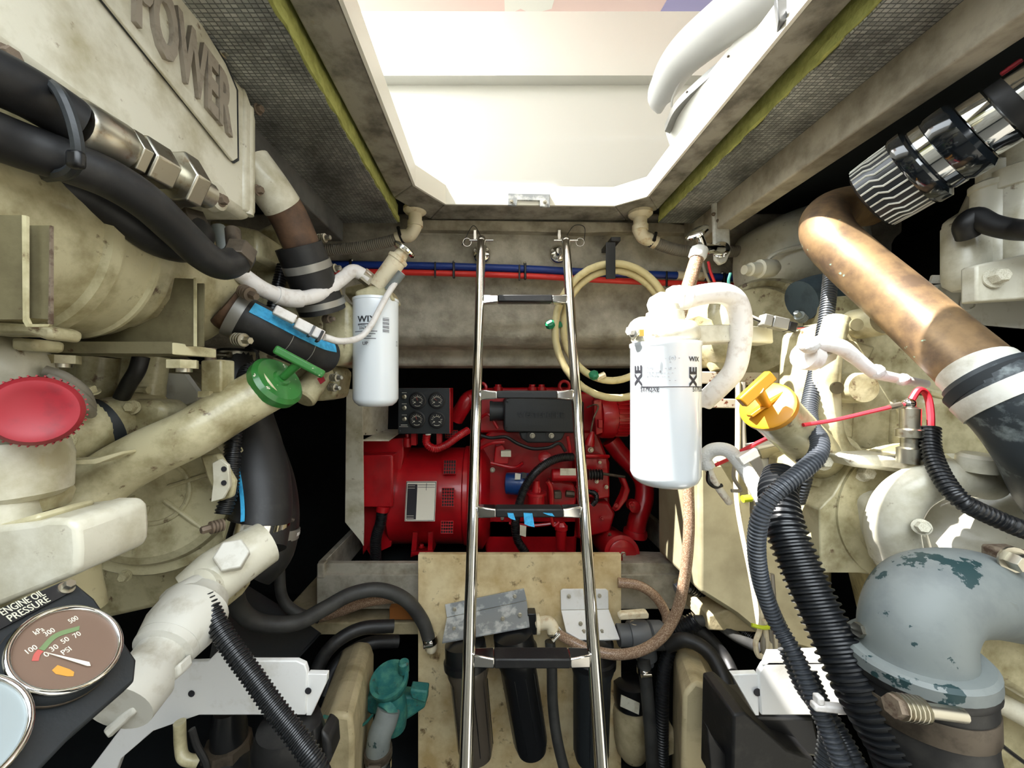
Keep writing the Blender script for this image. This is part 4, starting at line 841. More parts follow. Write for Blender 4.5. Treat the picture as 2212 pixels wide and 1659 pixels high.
# gear cover
gc = P(335, 1060, .62); gn = V((.30, -.95, .03)).normalized()
gv = mk('gear_cover', MB().lathe(gc, gn, [(.135, -.03), (.137, -.006), (.133, 0), (.118, .002), (.112, .012), (.1, .016), (.08, .008), (.03, .008)], 56), cream, E)
gu, gw, _ = frame(gn)
for k in range(6):
    a = k * math.pi / 3 + .3; e = gu * math.cos(a) + gw * math.sin(a); mk('cover_rib', MB().tube([gc + gn * .009 + e * .022, gc + gn * .011 + e * .098], .0035, 8), cream, gv)
mk('cover_ring', MB().torus(gc + gn * .008, gn, .05, .004, 40, 8), cream, gv)
for a in (.35, 1.3, 2.3, 3.6, 4.6, 5.4): e = gu * math.cos(a) + gw * math.sin(a); bolt(gv, gc + e * .134 + gn * .002, gn, .013, cream if a != 4.6 else rustbolt)
mk('pump_casting', MB().slab([(230, 880), (290, 862), (335, 866), (355, 880), (350, 905), (315, 935), (280, 965), (235, 985), (215, 930)], .545, (0, .05, 0)), cream, E, bev=.008)
bolt(E, P(287, 880, .542), (.3, -1, .1), .014, cream)
mk('timing_flange', MB().slab([(430, 985), (470, 980), (505, 1040), (500, 1075), (470, 1085), (448, 1040)], .585, (0, .012, 0)), cream, E, bev=.004)
bk = mk('small_bracket', MB().slab([(458, 1000), (475, 992), (492, 1005), (496, 1050), (480, 1078), (455, 1085), (460, 1040)], .572, (0, .006, 0)), cream2, E, bev=.001)
for y in (1013, 1043): mk('bolt_hole', MB().lathe(P(484, y, .571), (0, -1, 0), [(.004, 0), (.004, .001)], 12), ink, bk)
mk('starter_body', MB().lathe(P(95, 955, .47), P(265, 905, .56) - P(95, 955, .47), [(.03, 0), (.036, .01), (.037, .06), (.034, .1), (.034, .14)], 28), cream, E)
q0, q1 = P(205, 925, .525), P(216, 921, .53); mk('starter_band', MB().lathe(q0, q1 - q0, [(.038, 0), (.038, .014)], 28), gunmetal, E)
bolt(E, P(140, 950, .46), (.3, -1, .1), .018, cream); bolt(E, P(128, 1042, .46), (.8, -.6, -.1), .012, zinc); bolt(E, P(196, 848, .5), (.2, -.5, 1), .014, cream)
mk('support_strap', MB().prism([P(110, 995, .43), P(200, 992, .45), P(262, 975, .47), P(262, 982, .47), P(205, 1003, .45), P(110, 1005, .43)], (0, .02, 0)), cream, E, bev=.001)
for x, w_ in ((208, 34), (330, 24)):
    mk('water_pipe', MB().tube([P(x + 8, 770, .6), P(x, 830, .6), P(x - 6, 880, .6)], S(w_, .6), 18), cream, E)
clamp(E, P(326, 842, .597), (0, 0, 1), S(26, .6), .018, cream)
mk('sender_valve', MB().slab([(432, 778), (478, 776), (478, 850), (432, 852)], .55, (0, .03, 0)), cream, E, bev=.003); mk('sender_tip', MB().cyl(P(455, 850, .56), P(455, 876, .56), .011, 14), zinc, E); mk('sender_hex', hexrod(P(455, 845, .56), P(455, 858, .56), .016), cream, E); mk('sender_neck', MB().cyl(P(455, 752, .56), P(455, 780, .56), .007, 10), rustbolt, E)
mk('hose_stub', MB().tube([P(510, 760, .7), P(506, 840, .69)], .03, 20), rubber, E); clamp(E, P(508, 770, .70), (0, 0, 1), .032, .016, zinc)
mk('grey_shield', MB().slab([(350, 805), (398, 808), (425, 845), (425, 865), (352, 885)], .62, (0, .01, 0)), silver_paint, E)
solo('black_hose', px_tube([(305, 770, .52), (296, 800, .52), (278, 830, .53), (262, 860, .55)], .0095, 12), rubber, 'short black hose below the heat exchanger bar', 'hose')
for k in range(3):
    solo('braided_line', px_tube([(95 + k * 6, 800 + k * 12, .42), (140, 815 + k * 16, .43), (180, 845 + k * 16, .45), (196, 878 + k * 8, .48)], .006, 10), wire_grey, ('grey braided line, uppermost of three', 'grey braided line, middle of three', 'grey braided line, lowest of three')[k] + ' behind the red cap', 'hose', 'braided lines behind the red cap')
# reservoir with red cap
t = thing('oil_reservoir', 'cream reservoir with a ribbed red plastic cap at the left edge', 'reservoir')
rc = P(78, 888, .335); rn = V((.70, -.71, .02)).normalized()
mk('neck', MB().lathe(rc - rn * .05, rn, [(.027, 0), (.028, .04)], 26), rubber, t)
cpk = mk('red_cap', MB().lathe(rc - rn * .018, rn, [(.0275, 0), (.0295, .003), (.030, .018), (.0265, .024), (.02, .024), (.018, .0225)], 48), red_cap, t, label='ribbed red plastic cap')
ru, rw, _ = frame(rn)
for k in range(40):
    a = 2 * math.pi * k / 40; e = ru * math.cos(a) + rw * math.sin(a); mk('cap_rib', MB().tube([rc - rn * .016 + e * .0305, rc - rn * .002 + e * .031], .0009, 4), red_cap, cpk)
mk('body', MB().lathe(P(20, 1075, .37), (0, 0, 1), [(.036, 0), (.043, .006), (.044, .04), (.04, .055)], 36), cream2, t)
mk('lower_ring', MB().lathe(P(20, 1100, .38), (0, 0, 1), [(.03, -.005), (.042, 0), (.045, .012), (.042, .02)], 36), cream, t); mk('foot', MB().lathe(P(5, 1140, .36), (0, 0, 1), [(.026, 0), (.026, .03), (.023, .045)], 26), cream2, t)
mk('wing_bolt', MB().ball(P(90, 1097, .4), .009, 12, (1.4, 1, .7)), zinc, t); mk('wing_bolt_stem', MB().cyl(P(85, 1105, .4), P(84, 1130, .4), .004, 8), zinc, t)
mk('upper_dome', MB().ball(P(-5, 800, .42), .045, 24, (1, 1, .9)), cream2, E)
mk('pump_cover', MB().slab([(-80, 1150), (-20, 1140), (80, 1128), (100, 1122), (148, 1122), (166, 1138), (170, 1190), (168, 1225), (158, 1245), (60, 1285), (-80, 1340)], .335, (0, .07, 0)), cream2, E, bev=.012, seg=3)
mk('cover_step', MB().slab([(-60, 1150), (80, 1110), (84, 1128), (-60, 1175)], .34, (0, .05, 0)), cream, E, bev=.004)

# ---------------------------------------------------------------- gauge panel
GP0 = P(148, 1398, .27); GN = V((.7071, 0, .7071)); GU = V((0, 1, 0)); GV = V((-.7071, 0, .7071))
t = thing('gauge_panel', 'black engine gauge panel at the lower left corner', 'gauge panel')
pp = [(-60, 1342), (0, 1312), (140, 1252), (166, 1260), (205, 1292), (296, 1425), (292, 1470), (240, 1515), (160, 1585), (60, 1690), (-60, 1740)]
mk('panel', MB().prism([RP(x, y, GP0 - GN * .012, GN) for x, y in pp], -GN * .012), gunmetal, t, bev=.002)
lb = mk('name_strip', MB().prism([RP(x, y, GP0 - GN * .011, GN) for x, y in ((-60, 1348), (0, 1318), (138, 1258), (160, 1276), (-60, 1392))], GN * .001), face_black, t)
for s_, p, q, hh in (('ENGINE OIL', (7, 1330), (99, 1285), .0068), ('PRESSURE', (24, 1343), (110, 1298), .0066)):
    a, c = RP(*p, GP0 - GN * .0095, GN), RP(*q, GP0 - GN * .0095, GN); text_fit(lb, 'engraved_lettering', s_, a, c - a, GV, (c - a).length, hh * .8, label_m, .0002)
bolt(t, RP(143, 1270, GP0 - GN * .010, GN), GN, .0075, zinc, 'screw')
def dial(c, R, facem, full, nm):
    g = mk('gauge_case', MB().lathe(c - GN * .014, GN, [(R * 1.02, 0), (R * 1.04, .008), (R * .99, .012)], 48), gunmetal, t, label=nm)
    mk('bezel', MB().torus(c, GN, R * .95, R * .062, 56, 12), chrome, g); mk('inner_bezel', MB().torus(c - GN * .009, GN, R * 1.0, R * .05, 56, 10), brass, g)
    mk('dial_face', MB().lathe(c - GN * .003, GN, [(R * .9, 0), (R * .9, .0025)], 48), facem, g)
    return g
dg = dial(GP0, .0318, face_m, True, 'oil pressure gauge')
fz = GP0 - GN * .0003
def dp(x, y): return RP(x, y, fz, GN)
for s_, x, y, w_ in (('kPa', 78, 1372, .0052), ('300', 100, 1375, .0058), ('500', 153, 1347, .0056), ('100', 61, 1413, .0056), ('30', 113, 1408, .0042), ('50', 137, 1391, .0042), ('70', 163, 1379, .0042), ('PSI', 138, 1415, .0052), ('0', 100, 1420, .0022)):
    text_fit(dg, 'dial_figure', s_, dp(x, y), GU, GV, w_, .0037, pale, .0001)
ctr = dp(160, 1428)
def band(p, q, n0, m_, w_=.0034):
    pts_ = spline([dp(*z) for z in (p, n0, q)]); b_ = MB()
    for i, (a, c) in enumerate(zip(pts_, pts_[1:])):
        o1 = (ctr - a).normalized() * w_; o2 = (ctr - c).normalized() * w_; b_.prism([a, c, c + o2, a + o1], GN * .0002)
    mk('dial_band', b_, m_, dg)
band((68, 1428), (82, 1403), (73, 1413), dial_red); band((83, 1402), (172, 1352), (118, 1369), dial_green)
mk('needle', MB().prism([dp(92, 1411) + GN * .001, dp(190, 1433) + GN * .001, dp(193, 1441) + GN * .001, dp(186, 1441) + GN * .001], GN * .0004), pale, dg)
mk('dial_emblem', MB().prism([dp(112, 1448), dp(124, 1437), (dp(150, 1446)), dp(160, 1452), dp(158, 1461), dp(145, 1461), dp(130, 1458), dp(120, 1456)], GN * .0002), orange_print, dg)
dial(RP(-112, 1592, GP0, GN), .0335, lens_grey, False, 'grey faced gauge cut by the photo edge')

# ================================================================== lower left
t = thing('raw_water_pump', 'silver grey pump body behind the gauge panel', 'pump')
a, c = P(255, 1530, .40), P(445, 1285, .53); L = (c - a).length
mk('shaft_housing', MB().lathe(a, c - a, [(.034, 0), (.036, L * .2), (.027, L * .3), (.027, L * .42), (.034, L * .44), (.036, L * .52)], 30), silver_paint, t)
mk('pump_body', MB().lathe(a + (c - a) * .5, c - a, [(.036, 0), (.042, .02), (.042, L * .35), (.034, L * .42), (.03, L * .5)], 30), silver_paint, t)
mk('body_block', MB().slab([(330, 1290), (400, 1255), (440, 1290), (445, 1340), (400, 1395), (350, 1400)], .5, (0, .05, 0)), silver_paint, t, bev=.01)
bolt(t, P(345, 1335, .47), (.2, -1, .2), .014, silver_paint); bolt(t, P(340, 1486, .42), (.5, -.8, 0), .014, zinc)
mk('mount_ear', MB().slab([(345, 1465), (385, 1435), (390, 1460), (352, 1492)], .44, (0, .02, 0)), silver_paint, t, bev=.003); mk('mount_lug', MB().slab([(218, 1580), (290, 1520), (290, 1545), (232, 1600)], .4, (0, .02, 0)), silver_paint, t, bev=.003)
# elbow with hex plug
t = thing('coolant_elbow', 'cream coolant elbow with hex plug and round bolted boss', 'pipe fitting')
el = route([(420, 1285, .54), (470, 1242, .56), (530, 1200, .585), (575, 1172, .61)]); mk('elbow', MB().tube(el, [.036, .038, .036, .034], 26), cream2, t)
mk('boss', MB().lathe(P(432, 1272, .525), (-.1, -1, .1), [(.026, -.03), (.026, 0), (.02, .004)], 24), cream2, t); bolt(t, P(428, 1272, .52), (0, -1, 0), .018, white_paint)
mk('hex_plug', hexrod(P(503, 1205, .555), P(500, 1198, .535), .022), silver_paint, t, bev=.002)
mk('support', MB().slab([(460, 1240), (490, 1230), (492, 1300), (470, 1330), (440, 1310)], .6, (0, .06, 0)), cream, t, bev=.006)
# big exhaust hose with blue stripe
t = thing('exhaust_hose', 'large black exhaust hose with a blue stripe and steel clamps', 'hose')
bh = route([(508, 770, .74), (520, 870, .72), (543, 960, .70), (560, 1040, .68), (566, 1110, .66), (560, 1190, .63)]); mk('hose', MB().tube(bh, [.04, .046, .049, .05, .047, .040], 30), rubber, t)
mk('blue_stripe', strip(bh[10:36], .0505, .50, .60), blue_tape, t)
clamp(t, P(556, 1140, .645), (-.15, -.2, -1), .048, .026, steel, False); 
t = thing('exhaust_hose', 'second black exhaust hose bulging behind the striped one', 'hose')
b2 = route([(540, 930, .84), (577, 1040, .82), (587, 1120, .80), (577, 1190, .77), (542, 1235, .75)]); mk('hose', MB().tube(b2, [.05, .052, .052, .05, .044], 28), rubber, t)
clamp(t, P(585, 1150, .785), (-.1, -.2, -1), .0535, .02, grey_edge, False); mk('clamp_band', MB().lathe(P(586, 1145, .788), (-.1, -.2, -1), [(.0545, 0), (.0545, .007)], 28), white_paint, t)
mk('t_bolt', MB().cyl(P(575, 1108, .67), P(634, 1124, .70), .004, 8), brass, t); mk('t_bolt_nut', hexrod(P(578, 1116, .668), P(590, 1119, .675), .009), brass, t)
# conduit crossing the white bracket
solo('ribbed_conduit', MB().ribbed(route([(443, 1290, .50), (470, 1350, .49), (505, 1405, .48), (545, 1460, .47), (590, 1525, .46), (640, 1590, .45), (680, 1650, .44), (710, 1720, .44)]), .0122, .0052, .14, 16), black_plastic, 'black ribbed conduit crossing in front of the white bracket', 'conduit')
t = thing('mounting_bracket', 'white angle bracket with cut top edge, lower left', 'bracket', 'white engine mounting brackets')
mk('plate', MB().slab([(385, 1432), (448, 1430), (466, 1411), (482, 1411), (500, 1428), (640, 1428), (658, 1436), (663, 1452), (660, 1545), (560, 1545), (430, 1545), (330, 1580), (260, 1640), (230, 1720), (150, 1720), (300, 1520)], .6, (0, .009, 0)), white_paint, t, bev=.0015)
mk('end_flange', MB().slab([(664, 1456), (706, 1457), (705, 1474), (672, 1546), (661, 1546)], .604, (0, .01, 0)), white_paint, t, bev=.001)
for x, y in ((414, 1498), (666, 1492)): mk('bolt_hole', MB().lathe(P(x, y, .599), (0, -1, 0), [(.005, 0), (.005, .001)], 16), ink, t)
# dark shelf board
solo('engine_bed_plate', MB().slab([(470, 1320, .85), (520, 1255, 1.0), (640, 1330, 1.06), (690, 1365, 1.06), (640, 1420, 1.0), (560, 1495, .9), (440, 1495, .8)], 1, (-.0, .012, -.012)), gunmetal, 'dark grey bed plate under the striped hose', 'plate')
# hoses in the lower middle
t = thing('heater_hose', 'long grey hose arching to a steel clamp on the plywood edge', 'hose')
hh = route([(505, 1250, .82), (515, 1310, .85), (560, 1345, .88), (640, 1345, .92), (700, 1315, .97), (760, 1283, 1.02), (820, 1274, 1.05), (875, 1295, 1.07), (912, 1340, 1.08), (928, 1385, 1.085)]); mk('hose', MB().tube(hh, .0185, 18), dusty_rubber, t)
clamp(t, P(929, 1382, 1.083), (.2, 0, -1), .021, .018); mk('barb', MB().lathe(P(931, 1392, 1.085), (.1, 0, -1), [(.016, 0), (.017, .012), (.012, .02)], 16), pvc, t)
solo('grey_hose', px_tube([(606, 1160, 1.02), (604, 1240, 1.02), (612, 1295, 1.02), (645, 1325, 1.03), (690, 1335, 1.05)], .0135, 14), dusty_rubber, 'thin grey hose dropping beside the generator tray', 'hose')
solo('braided_hose', px_tube([(690, 1332, 1.10), (740, 1318, 1.11), (790, 1300, 1.12), (850, 1290, 1.13)], .0155, 14), braid, 'short braided hose lying under the grey arching hose', 'hose', 'braided hoses')
solo('black_hose', px_tube([(675, 1500, .95), (690, 1435, .98), (725, 1388, 1.0), (780, 1358, 1.03), (850, 1352, 1.06)], .017, 14), rubber, 'upper of two black hoses behind the left stringer', 'hose', 'black hoses by the left stringer')
solo('black_hose', px_tube([(702, 1504, 1.0), (717, 1454, 1.03), (750, 1414, 1.06), (802, 1389, 1.09), (860, 1385, 1.12)], .017, 14), rubber, 'lower of two black hoses behind the left stringer', 'hose', 'black hoses by the left stringer')
solo('timber_block', MB().slab(rect(841, 1312, 903, 1339), 1.17, (0, .03, 0)), orange_wood, 'orange timber block under the generator tray', 'block', bev=.002)
b = MB().slab([(590, 1345), (905, 1345), (905, 1372), (610, 1372)], 1.18, (0, .3, 0)); struct('trim_7', b, stringer_m, 'cream fibreglass ledge under the generator tray', bev=.004)
b = MB().loft([[P(x, y, 1.06) for x, y in ((740, 1400), (775, 1383), (800, 1386), (808, 1410), (806, 1700), (740, 1700))], [P(x, y, .74) for x, y in ((660, 1610), (715, 1540), (760, 1545), (765, 1600), (760, 1900), (640, 1900))]])
struct('trim_8', b, stringer_m, 'cream fibreglass stringer left of the plywood board', bev=.01)
# seacock
t = thing('seacock', 'green oxidised bronze seacock with grey elbow', 'seacock')
sc = P(845, 1480, .93); mk('cup', MB().lathe(sc, (-.15, -.35, 1), [(.026, -.03), (.04, 0), (.046, .016), (.046, .024), (.038, .024), (.03, .006), (.012, .004)], 30), teal, t)
mk('cup_lug', MB().lathe(P(872, 1434, .94), (0, -.2, 1), [(.013, -.02), (.013, .004), (.009, .008)], 14), teal, t)
mk('body', MB().lathe(P(848, 1545, .93), (-.05, -.1, 1), [(.03, -.03), (.036, 0), (.034, .05), (.03, .075)], 24), teal, t); mk('flange', MB().slab([(775, 1510), (820, 1500), (920, 1508), (918, 1530), (880, 1556), (800, 1545), (778, 1528)], .94, (0, .05, -.012)), teal, t, bev=.006)
mk('flange_ear', MB().slab([(885, 1490), (924, 1494), (920, 1520), (888, 1510)], .92, (0, .03, 0)), teal, t, bev=.004); mk('spigot', MB().cyl(P(842, 1528, .90), P(830, 1545, .885), .026, 20), teal, t)
mk('elbow', px_tube([(840, 1532, .89), (832, 1560, .88), (820, 1590, .87), (815, 1640, .87), (818, 1700, .87)], .0265, 20), grey_paint, t)
clamp(t, P(817, 1625, .87), (0, 0, 1), .031, .016, brass); clamp(t, P(815, 1648, .87), (0, 0, 1), .032, .016)
solo('bonding_wire', px_tube([(700, 1548, .72), (735, 1556, .78), (760, 1572, .82), (785, 1565, .86), (805, 1545, .9)], .003, 8), wire_green, 'green bonding wire running to the seacock', 'wire')
# strainers at the bottom edge
t = thing('sea_strainer', 'black sea strainer with brass ring under the white bracket', 'strainer')
mk('body', MB().lathe(P(492, 1720, .66), (0, 0, 1), [(.04, 0), (.045, .03), (.04, .075), (.03, .09)], 26), housing_black, t); mk('ring', MB().lathe(P(492, 1618, .66), (0, 0, 1), [(.036, -.012), (.038, 0), (.036, .014), (.03, .016)], 8), brass, t); mk('neck', MB().lathe(P(495, 1605, .66), (0, 0, 1), [(.028, 0), (.027, .03), (.022, .06)], 22), housing_black, t)
t = thing('rubber_mount', 'black rubber engine mount at the bottom beside the conduit', 'mount')
mk('body', MB().lathe(P(625, 1720, .60), (0, 0, 1), [(.055, 0), (.056, .05), (.05, .08), (.052, .09), (.045, .115), (.02, .12)], 28), rubber, t); mk('top_nut', MB().lathe(P(668, 1575, .6), (.2, 0, 1), [(.02, -.02), (.022, 0), (.016, .012)], 14), rubber, t)
mk('boot_fold', MB().slab([(690, 1580), (712, 1600), (715, 1640), (708, 1660), (695, 1630)], .58, (0, .04, 0)), rubber, t, bev=.006)
solo('drain_pipe', px_tube([(388, 1560, .58), (390, 1610, .58), (398, 1638, .575), (430, 1645, .58)], .008, 12), cream, 'thin cream drain pipe under the white bracket', 'pipe')
solo('black_cable', px_tube([(414, 1575, .56), (425, 1610, .56), (445, 1650, .56), (450, 1700, .56)], .0045, 8), rubber, 'thin black cable beside the cream drain pipe', 'cable')

# ================================================================== right engine
E2 = thing('marine_engine', 'cream marine diesel engine on the right, half in sunlight', 'engine')
mk('engine_block', MB().slab([(1790, 640), (2700, 560), (2700, 1800), (1990, 1800), (1960, 1500), (1900, 1250), (1800, 1230)], .76, (.1, .2, 0)), cream, E2, bev=.01)
hd = mk('cylinder_head', MB().slab([(1800, 700), (1850, 682), (2100, 685), (2500, 720), (2500, 990), (2000, 1000), (1965, 985), (1880, 985), (1800, 960), (1785, 850)], .64, (0, .12, 0)), cream, E2, bev=.012)
for x, y, r_ in ((1848, 702, .022), (1806, 838, .022)):
    bs_ = mk('bolt_boss', MB().lathe(P(x, y, .65), (-.1, -1, 0), [(.026, 0), (.024, .05), (.022, .055), (.012, .055)], 26), cream, hd)
    mk('boss_bore', MB().lathe(P(x, y, .594), (-.1, -1, 0), [(.0095, 0), (.0095, .003)], 20), olive, bs_)
for pl_ in ([(1826, 730), (1895, 748), (1850, 835), (1815, 820)], [(1800, 860), (1850, 858), (1845, 950), (1808, 945)], [(1930, 860), (1975, 855), (1985, 960), (1925, 960)], [(1870, 690), (1990, 692), (1980, 720), (1880, 712)]):
    mk('cast_panel', MB().slab(pl_, .635, (0, .02, 0)), cream, hd, bev=.005)
mk('head_rim', MB().tube(route([(1808, 690, .63), (1790, 760, .62), (1785, 850, .62), (1795, 940, .62), (1830, 985, .62), (1900, 992, .62), (1990, 990, .62)]), .018, 14), cream, hd)
mk('valve_cover', MB().slab([(1985, 770), (2110, 690), (2600, 700), (2600, 860), (2000, 850)], .66, (0, .15, 0)), cream2, E2, bev=.008)
mk('side_cover', MB().slab([(1990, 855), (2140, 850), (2220, 960), (2600, 1010), (2600, 1120), (2200, 1060), (2100, 1020), (2000, 960)], .62, (0, .1, 0)), cream, E2, bev=.014, seg=3)
mk('cover_lip', MB().tube(route([(1985, 840, .63), (2060, 860, .62), (2150, 880, .62), (2300, 900, .62)]), .006, 8), cream, E2)
# exhaust manifold elbow and turbo cover at the back
mf = route([(1800, 420, .95), (1740, 470, .93), (1690, 525, .90), (1660, 590, .88), (1650, 640, .88)])
mk('exhaust_elbow', MB().loft([[P(x, y, d) for x, y in ((1622, 560), (1628, 510), (1650, 480), (1720, 452), (1790, 440), (1830, 470), (1850, 560), (1800, 620), (1700, 640), (1640, 615))] for d in (.84,)] + [[P(x, y, .83) for x, y in ((1640, 560), (1645, 520), (1670, 500), (1725, 475), (1780, 465), (1810, 490), (1825, 550), (1780, 600), (1700, 618), (1655, 600))]][::-1] + []), cream2, E2) if 0 else None
def pillow(poly, d, th, bulge, m, name, par, label=None):
    c = [sum(p[0] for p in poly) / len(poly), sum(p[1] for p in poly) / len(poly)]
    n = len(poly); q = []
    for i in range(n):
        p0, p1, p2, p3 = poly[i - 1], poly[i], poly[(i + 1) % n], poly[(i + 2) % n]
        for k in range(4):
            t_ = k / 4; q.append(tuple(.5 * (2 * p1[j] + (p2[j] - p0[j]) * t_ + (2 * p0[j] - 5 * p1[j] + 4 * p2[j] - p3[j]) * t_ * t_ + (3 * p1[j] - p0[j] - 3 * p2[j] + p3[j]) * t_ ** 3) for j in (0, 1)))
    rings = []
    for s, dz in ((1, th), (1, 0), (.96, -bulge * .35), (.86, -bulge * .66), (.68, -bulge * .87), (.4, -bulge * .97), (.05, -bulge)):
        rings.append([P(c[0] + (x - c[0]) * s, c[1] + (y - c[1]) * s, d) + V((0, dz, 0)) for x, y in q])
    return mk(name, MB().loft(rings), m, par, smooth=70, label=label)
pillow([(1622, 545), (1630, 500), (1665, 475), (1740, 448), (1800, 445), (1840, 480), (1850, 570), (1800, 615), (1720, 640), (1650, 632), (1625, 600)], 1.06, .08, .10, cream2, 'exhaust_elbow', E2)
mk('elbow_seam', MB().tube(route([(1640, 600, .985), (1665, 555, .965), (1720, 535, .955), (1790, 528, .96)]), .006, 8), cream2, E2)
tc_ = P(1628, 716, 1.02); ta = V((-.80, -.58, .02)).normalized()
tb_ = mk('water_pump_flange', MB().lathe(tc_ - ta * .06, ta, [(.12, -.02), (.142, 0), (.145, .03), (.134, .05), (.12, .055), (.11, .075)], 52), cream, E2)
pillow([(1508, 690), (1522, 655), (1548, 645), (1580, 655), (1590, 700), (1588, 760), (1560, 790), (1530, 788), (1510, 750)], .97, .08, .07, cream, 'pump_dome', E2)
mk('pump_boss', MB().lathe(P(1556, 790, .96), (-.1, -.2, -1), [(.03, -.02), (.03, 0), (.022, .014)], 22), cream, E2)
tu, tw, _ = frame(ta)
for k in range(8):
    a = k * math.pi / 4 + .2; e = tu * math.cos(a) + tw * math.sin(a); bolt(tb_, tc_ - ta * .018 + e * .13, ta, .014, cream if k % 3 else rustbolt)
    mk('flange_rib', MB().tube([tc_ + e * .05 + ta * .012, tc_ - ta * .003 + e * .118], .005, 6), cream, tb_)
mk('sensor_plug', MB().lathe(P(1655, 580, .93), (-1, -.15, -.1), [(.012, -.03), (.02, -.02), (.022, 0), (.022, .02), (.016, .022), (.016, .045), (.011, .047), (.011, .06)], 18), cream2, E2)
# sunlit pump, timing plate
mk('timing_plate', MB().slab([(1840, 1000), (1870, 988), (2060, 1000), (2090, 1100), (2030, 1238), (1772, 1238), (1770, 1100), (1800, 1070)], .60, (0, .05, 0)), cream, E2, bev=.002)
mk('plate_ring', MB().lathe(P(1960, 1110, .598), (0, -1, 0), [(.11, -.01), (.11, .002), (.085, .002), (.08, -.004)], 44), cream, E2)
bolt(E2, P(1862, 1020, .598), (-.1, -1, .1), .02, cream2); bolt(E2, P(1990, 1138, .5), (-.5, -.8, .2), .014, cream2)
mk('block_side', MB().slab([(1730, 1000), (1800, 975), (1835, 1000), (1800, 1070), (1770, 1230), (1725, 1150)], .66, (0, .08, 0)), cream, E2, bev=.004)
va = V((-.58, -.68, .44)).normalized(); vc = P(2095, 1140, .58)
vo = mk('pump_volute', MB().lathe(vc, va, [(.10, -.08), (.112, -.03), (.115, 0), (.11, .02), (.095, .03), (.088, .03), (.084, .022), (.05, .03), (.02, .034)], 52), cream2, E2)
vu, vw, _ = frame(va)
for k in range(7):
    a = k * .9 + .2; e = vu * math.cos(a) + vw * math.sin(a); bolt(vo, vc + e * .102 + va * .022, va, .011, cream2)
mk('volute_outlet', px_tube([(1935, 1200, .55), (1925, 1130, .54), (1950, 1075, .53), (2000, 1042, .52), (2060, 1030, .52), (2130, 1040, .53)], [.029, .029, .027, .025, .025, .025], 22), cream2, E2)
mk('volute_foot', MB().slab([(1905, 1090), (1950, 1070), (2000, 1100), (2030, 1200), (1990, 1290), (1940, 1240), (1915, 1160)], .56, (0, .06, 0)), cream2, E2, bev=.012, seg=3)
mk('casting_shelf', MB().slab([(1820, 985), (2000, 985), (2060, 1000), (2500, 1020), (2500, 1050), (2020, 1030), (1850, 1010)], .56, (0, .07, 0)), cream2, E2, bev=.006)
mk('water_cap', MB().lathe(P(2112, 1000, .5), (0, -.1, 1), [(.02, -.01), (.02, .008), (.016, .012)], 16), cream2, E2)
mk('outlet_bolt', MB().box(P(2178, 1206, .45), (.03, .03, .025)), rustbolt, E2, bev=.004); bolt(E2, P(2186, 1208, .432), (-.2, -1, 0), .02, zinc)
mk('lower_cover', MB().slab([(2060, 1290), (2140, 1300), (2230, 1390), (2600, 1480), (2600, 1560), (2230, 1520), (2100, 1440)], .50, (0, .08, 0)), cream, E2, bev=.01)
mk('lower_panel', MB().slab([(2080, 1400), (2600, 1560), (2600, 1900), (2120, 1900), (2090, 1600)], .56, (0, .08, 0)), cream, E2, bev=.006)
mk('lower_rail', MB().tube([P(2090, 1480, .54), P(2500, 1700, .5)], .014, 14), cream2, E2)
sv = mk('vent_slot', MB().slab([(2062, 1385), (2125, 1415), (2122, 1470), (2062, 1470)], .553, (0, .01, 0)), olive, E2, bev=.003)
# grey elbow, boot and clamp
mk('pump_elbow', px_tube([(2480, 1330, .70), (2390, 1345, .58), (2290, 1330, .51), (2190, 1300, .475), (2090, 1278, .455), (2010, 1290, .445), (1976, 1345, .437), (1974, 1415, .435)], [.042, .042, .043, .046, .048, .048, .047, .048], 34), grey_paint, E2, smooth=60)
mk('elbow_lip', MB().lathe(P(1974, 1400, .435), (.10, .02, -1), [(.058, 0), (.0615, .004), (.0615, .016), (.058, .02)], 40), grey_paint, E2)
mk('drain_plug', MB().lathe(P(2135, 1290, .425), (-.1, -1, -.1), [(.016, 0), (.014, .008), (.009, .01), (.008, .02)], 8), grey_paint, E2)
mk('stud', hexrod(P(1850, 1360, .45), P(1868, 1362, .45), .008), zinc, E2)
t = thing('rubber_boot', 'black rubber boot with T-bolt clamp below the grey elbow', 'hose')
bo = route([(1976, 1418, .435), (1983, 1500, .435), (1985, 1560, .435), (2010, 1640, .435), (2050, 1760, .435)]); mk('boot', MB().tube(bo, [.058, .0575, .057, .055, .055], 38), rubber, t)
mk('bead', MB().lathe(P(1977, 1424, .435), (.08, 0, -1), [(.0585, 0), (.0605, .003), (.0605, .012), (.0585, .015)], 38), rubber, t)
mk('clamp_band', MB().lathe(P(1981, 1480, .435), (.03, 0, -1), [(.0585, 0), (.0590, .001), (.0590, .024), (.0585, .025)], 38), brass, t)
mk('t_bolt', MB().cyl(P(1938, 1526, .372), P(2080, 1545, .372), .0065, 12), zinc, t); mk('spring', MB().ribbed([P(1940, 1526, .372), P(1990, 1533, .372)], .0115, .004, .3, 14), zinc, t); mk('t_bolt_nut', hexrod(P(1925, 1524, .372), P(1942, 1527, .372), .010), rustbolt, t)
solo('thin_cable', px_tube([(2088, 1548, .39), (2120, 1570, .42), (2170, 1615, .45), (2230, 1660, .47)], .0025, 6), tie_black, 'thin black cable trailing right from the boot clamp', 'cable')
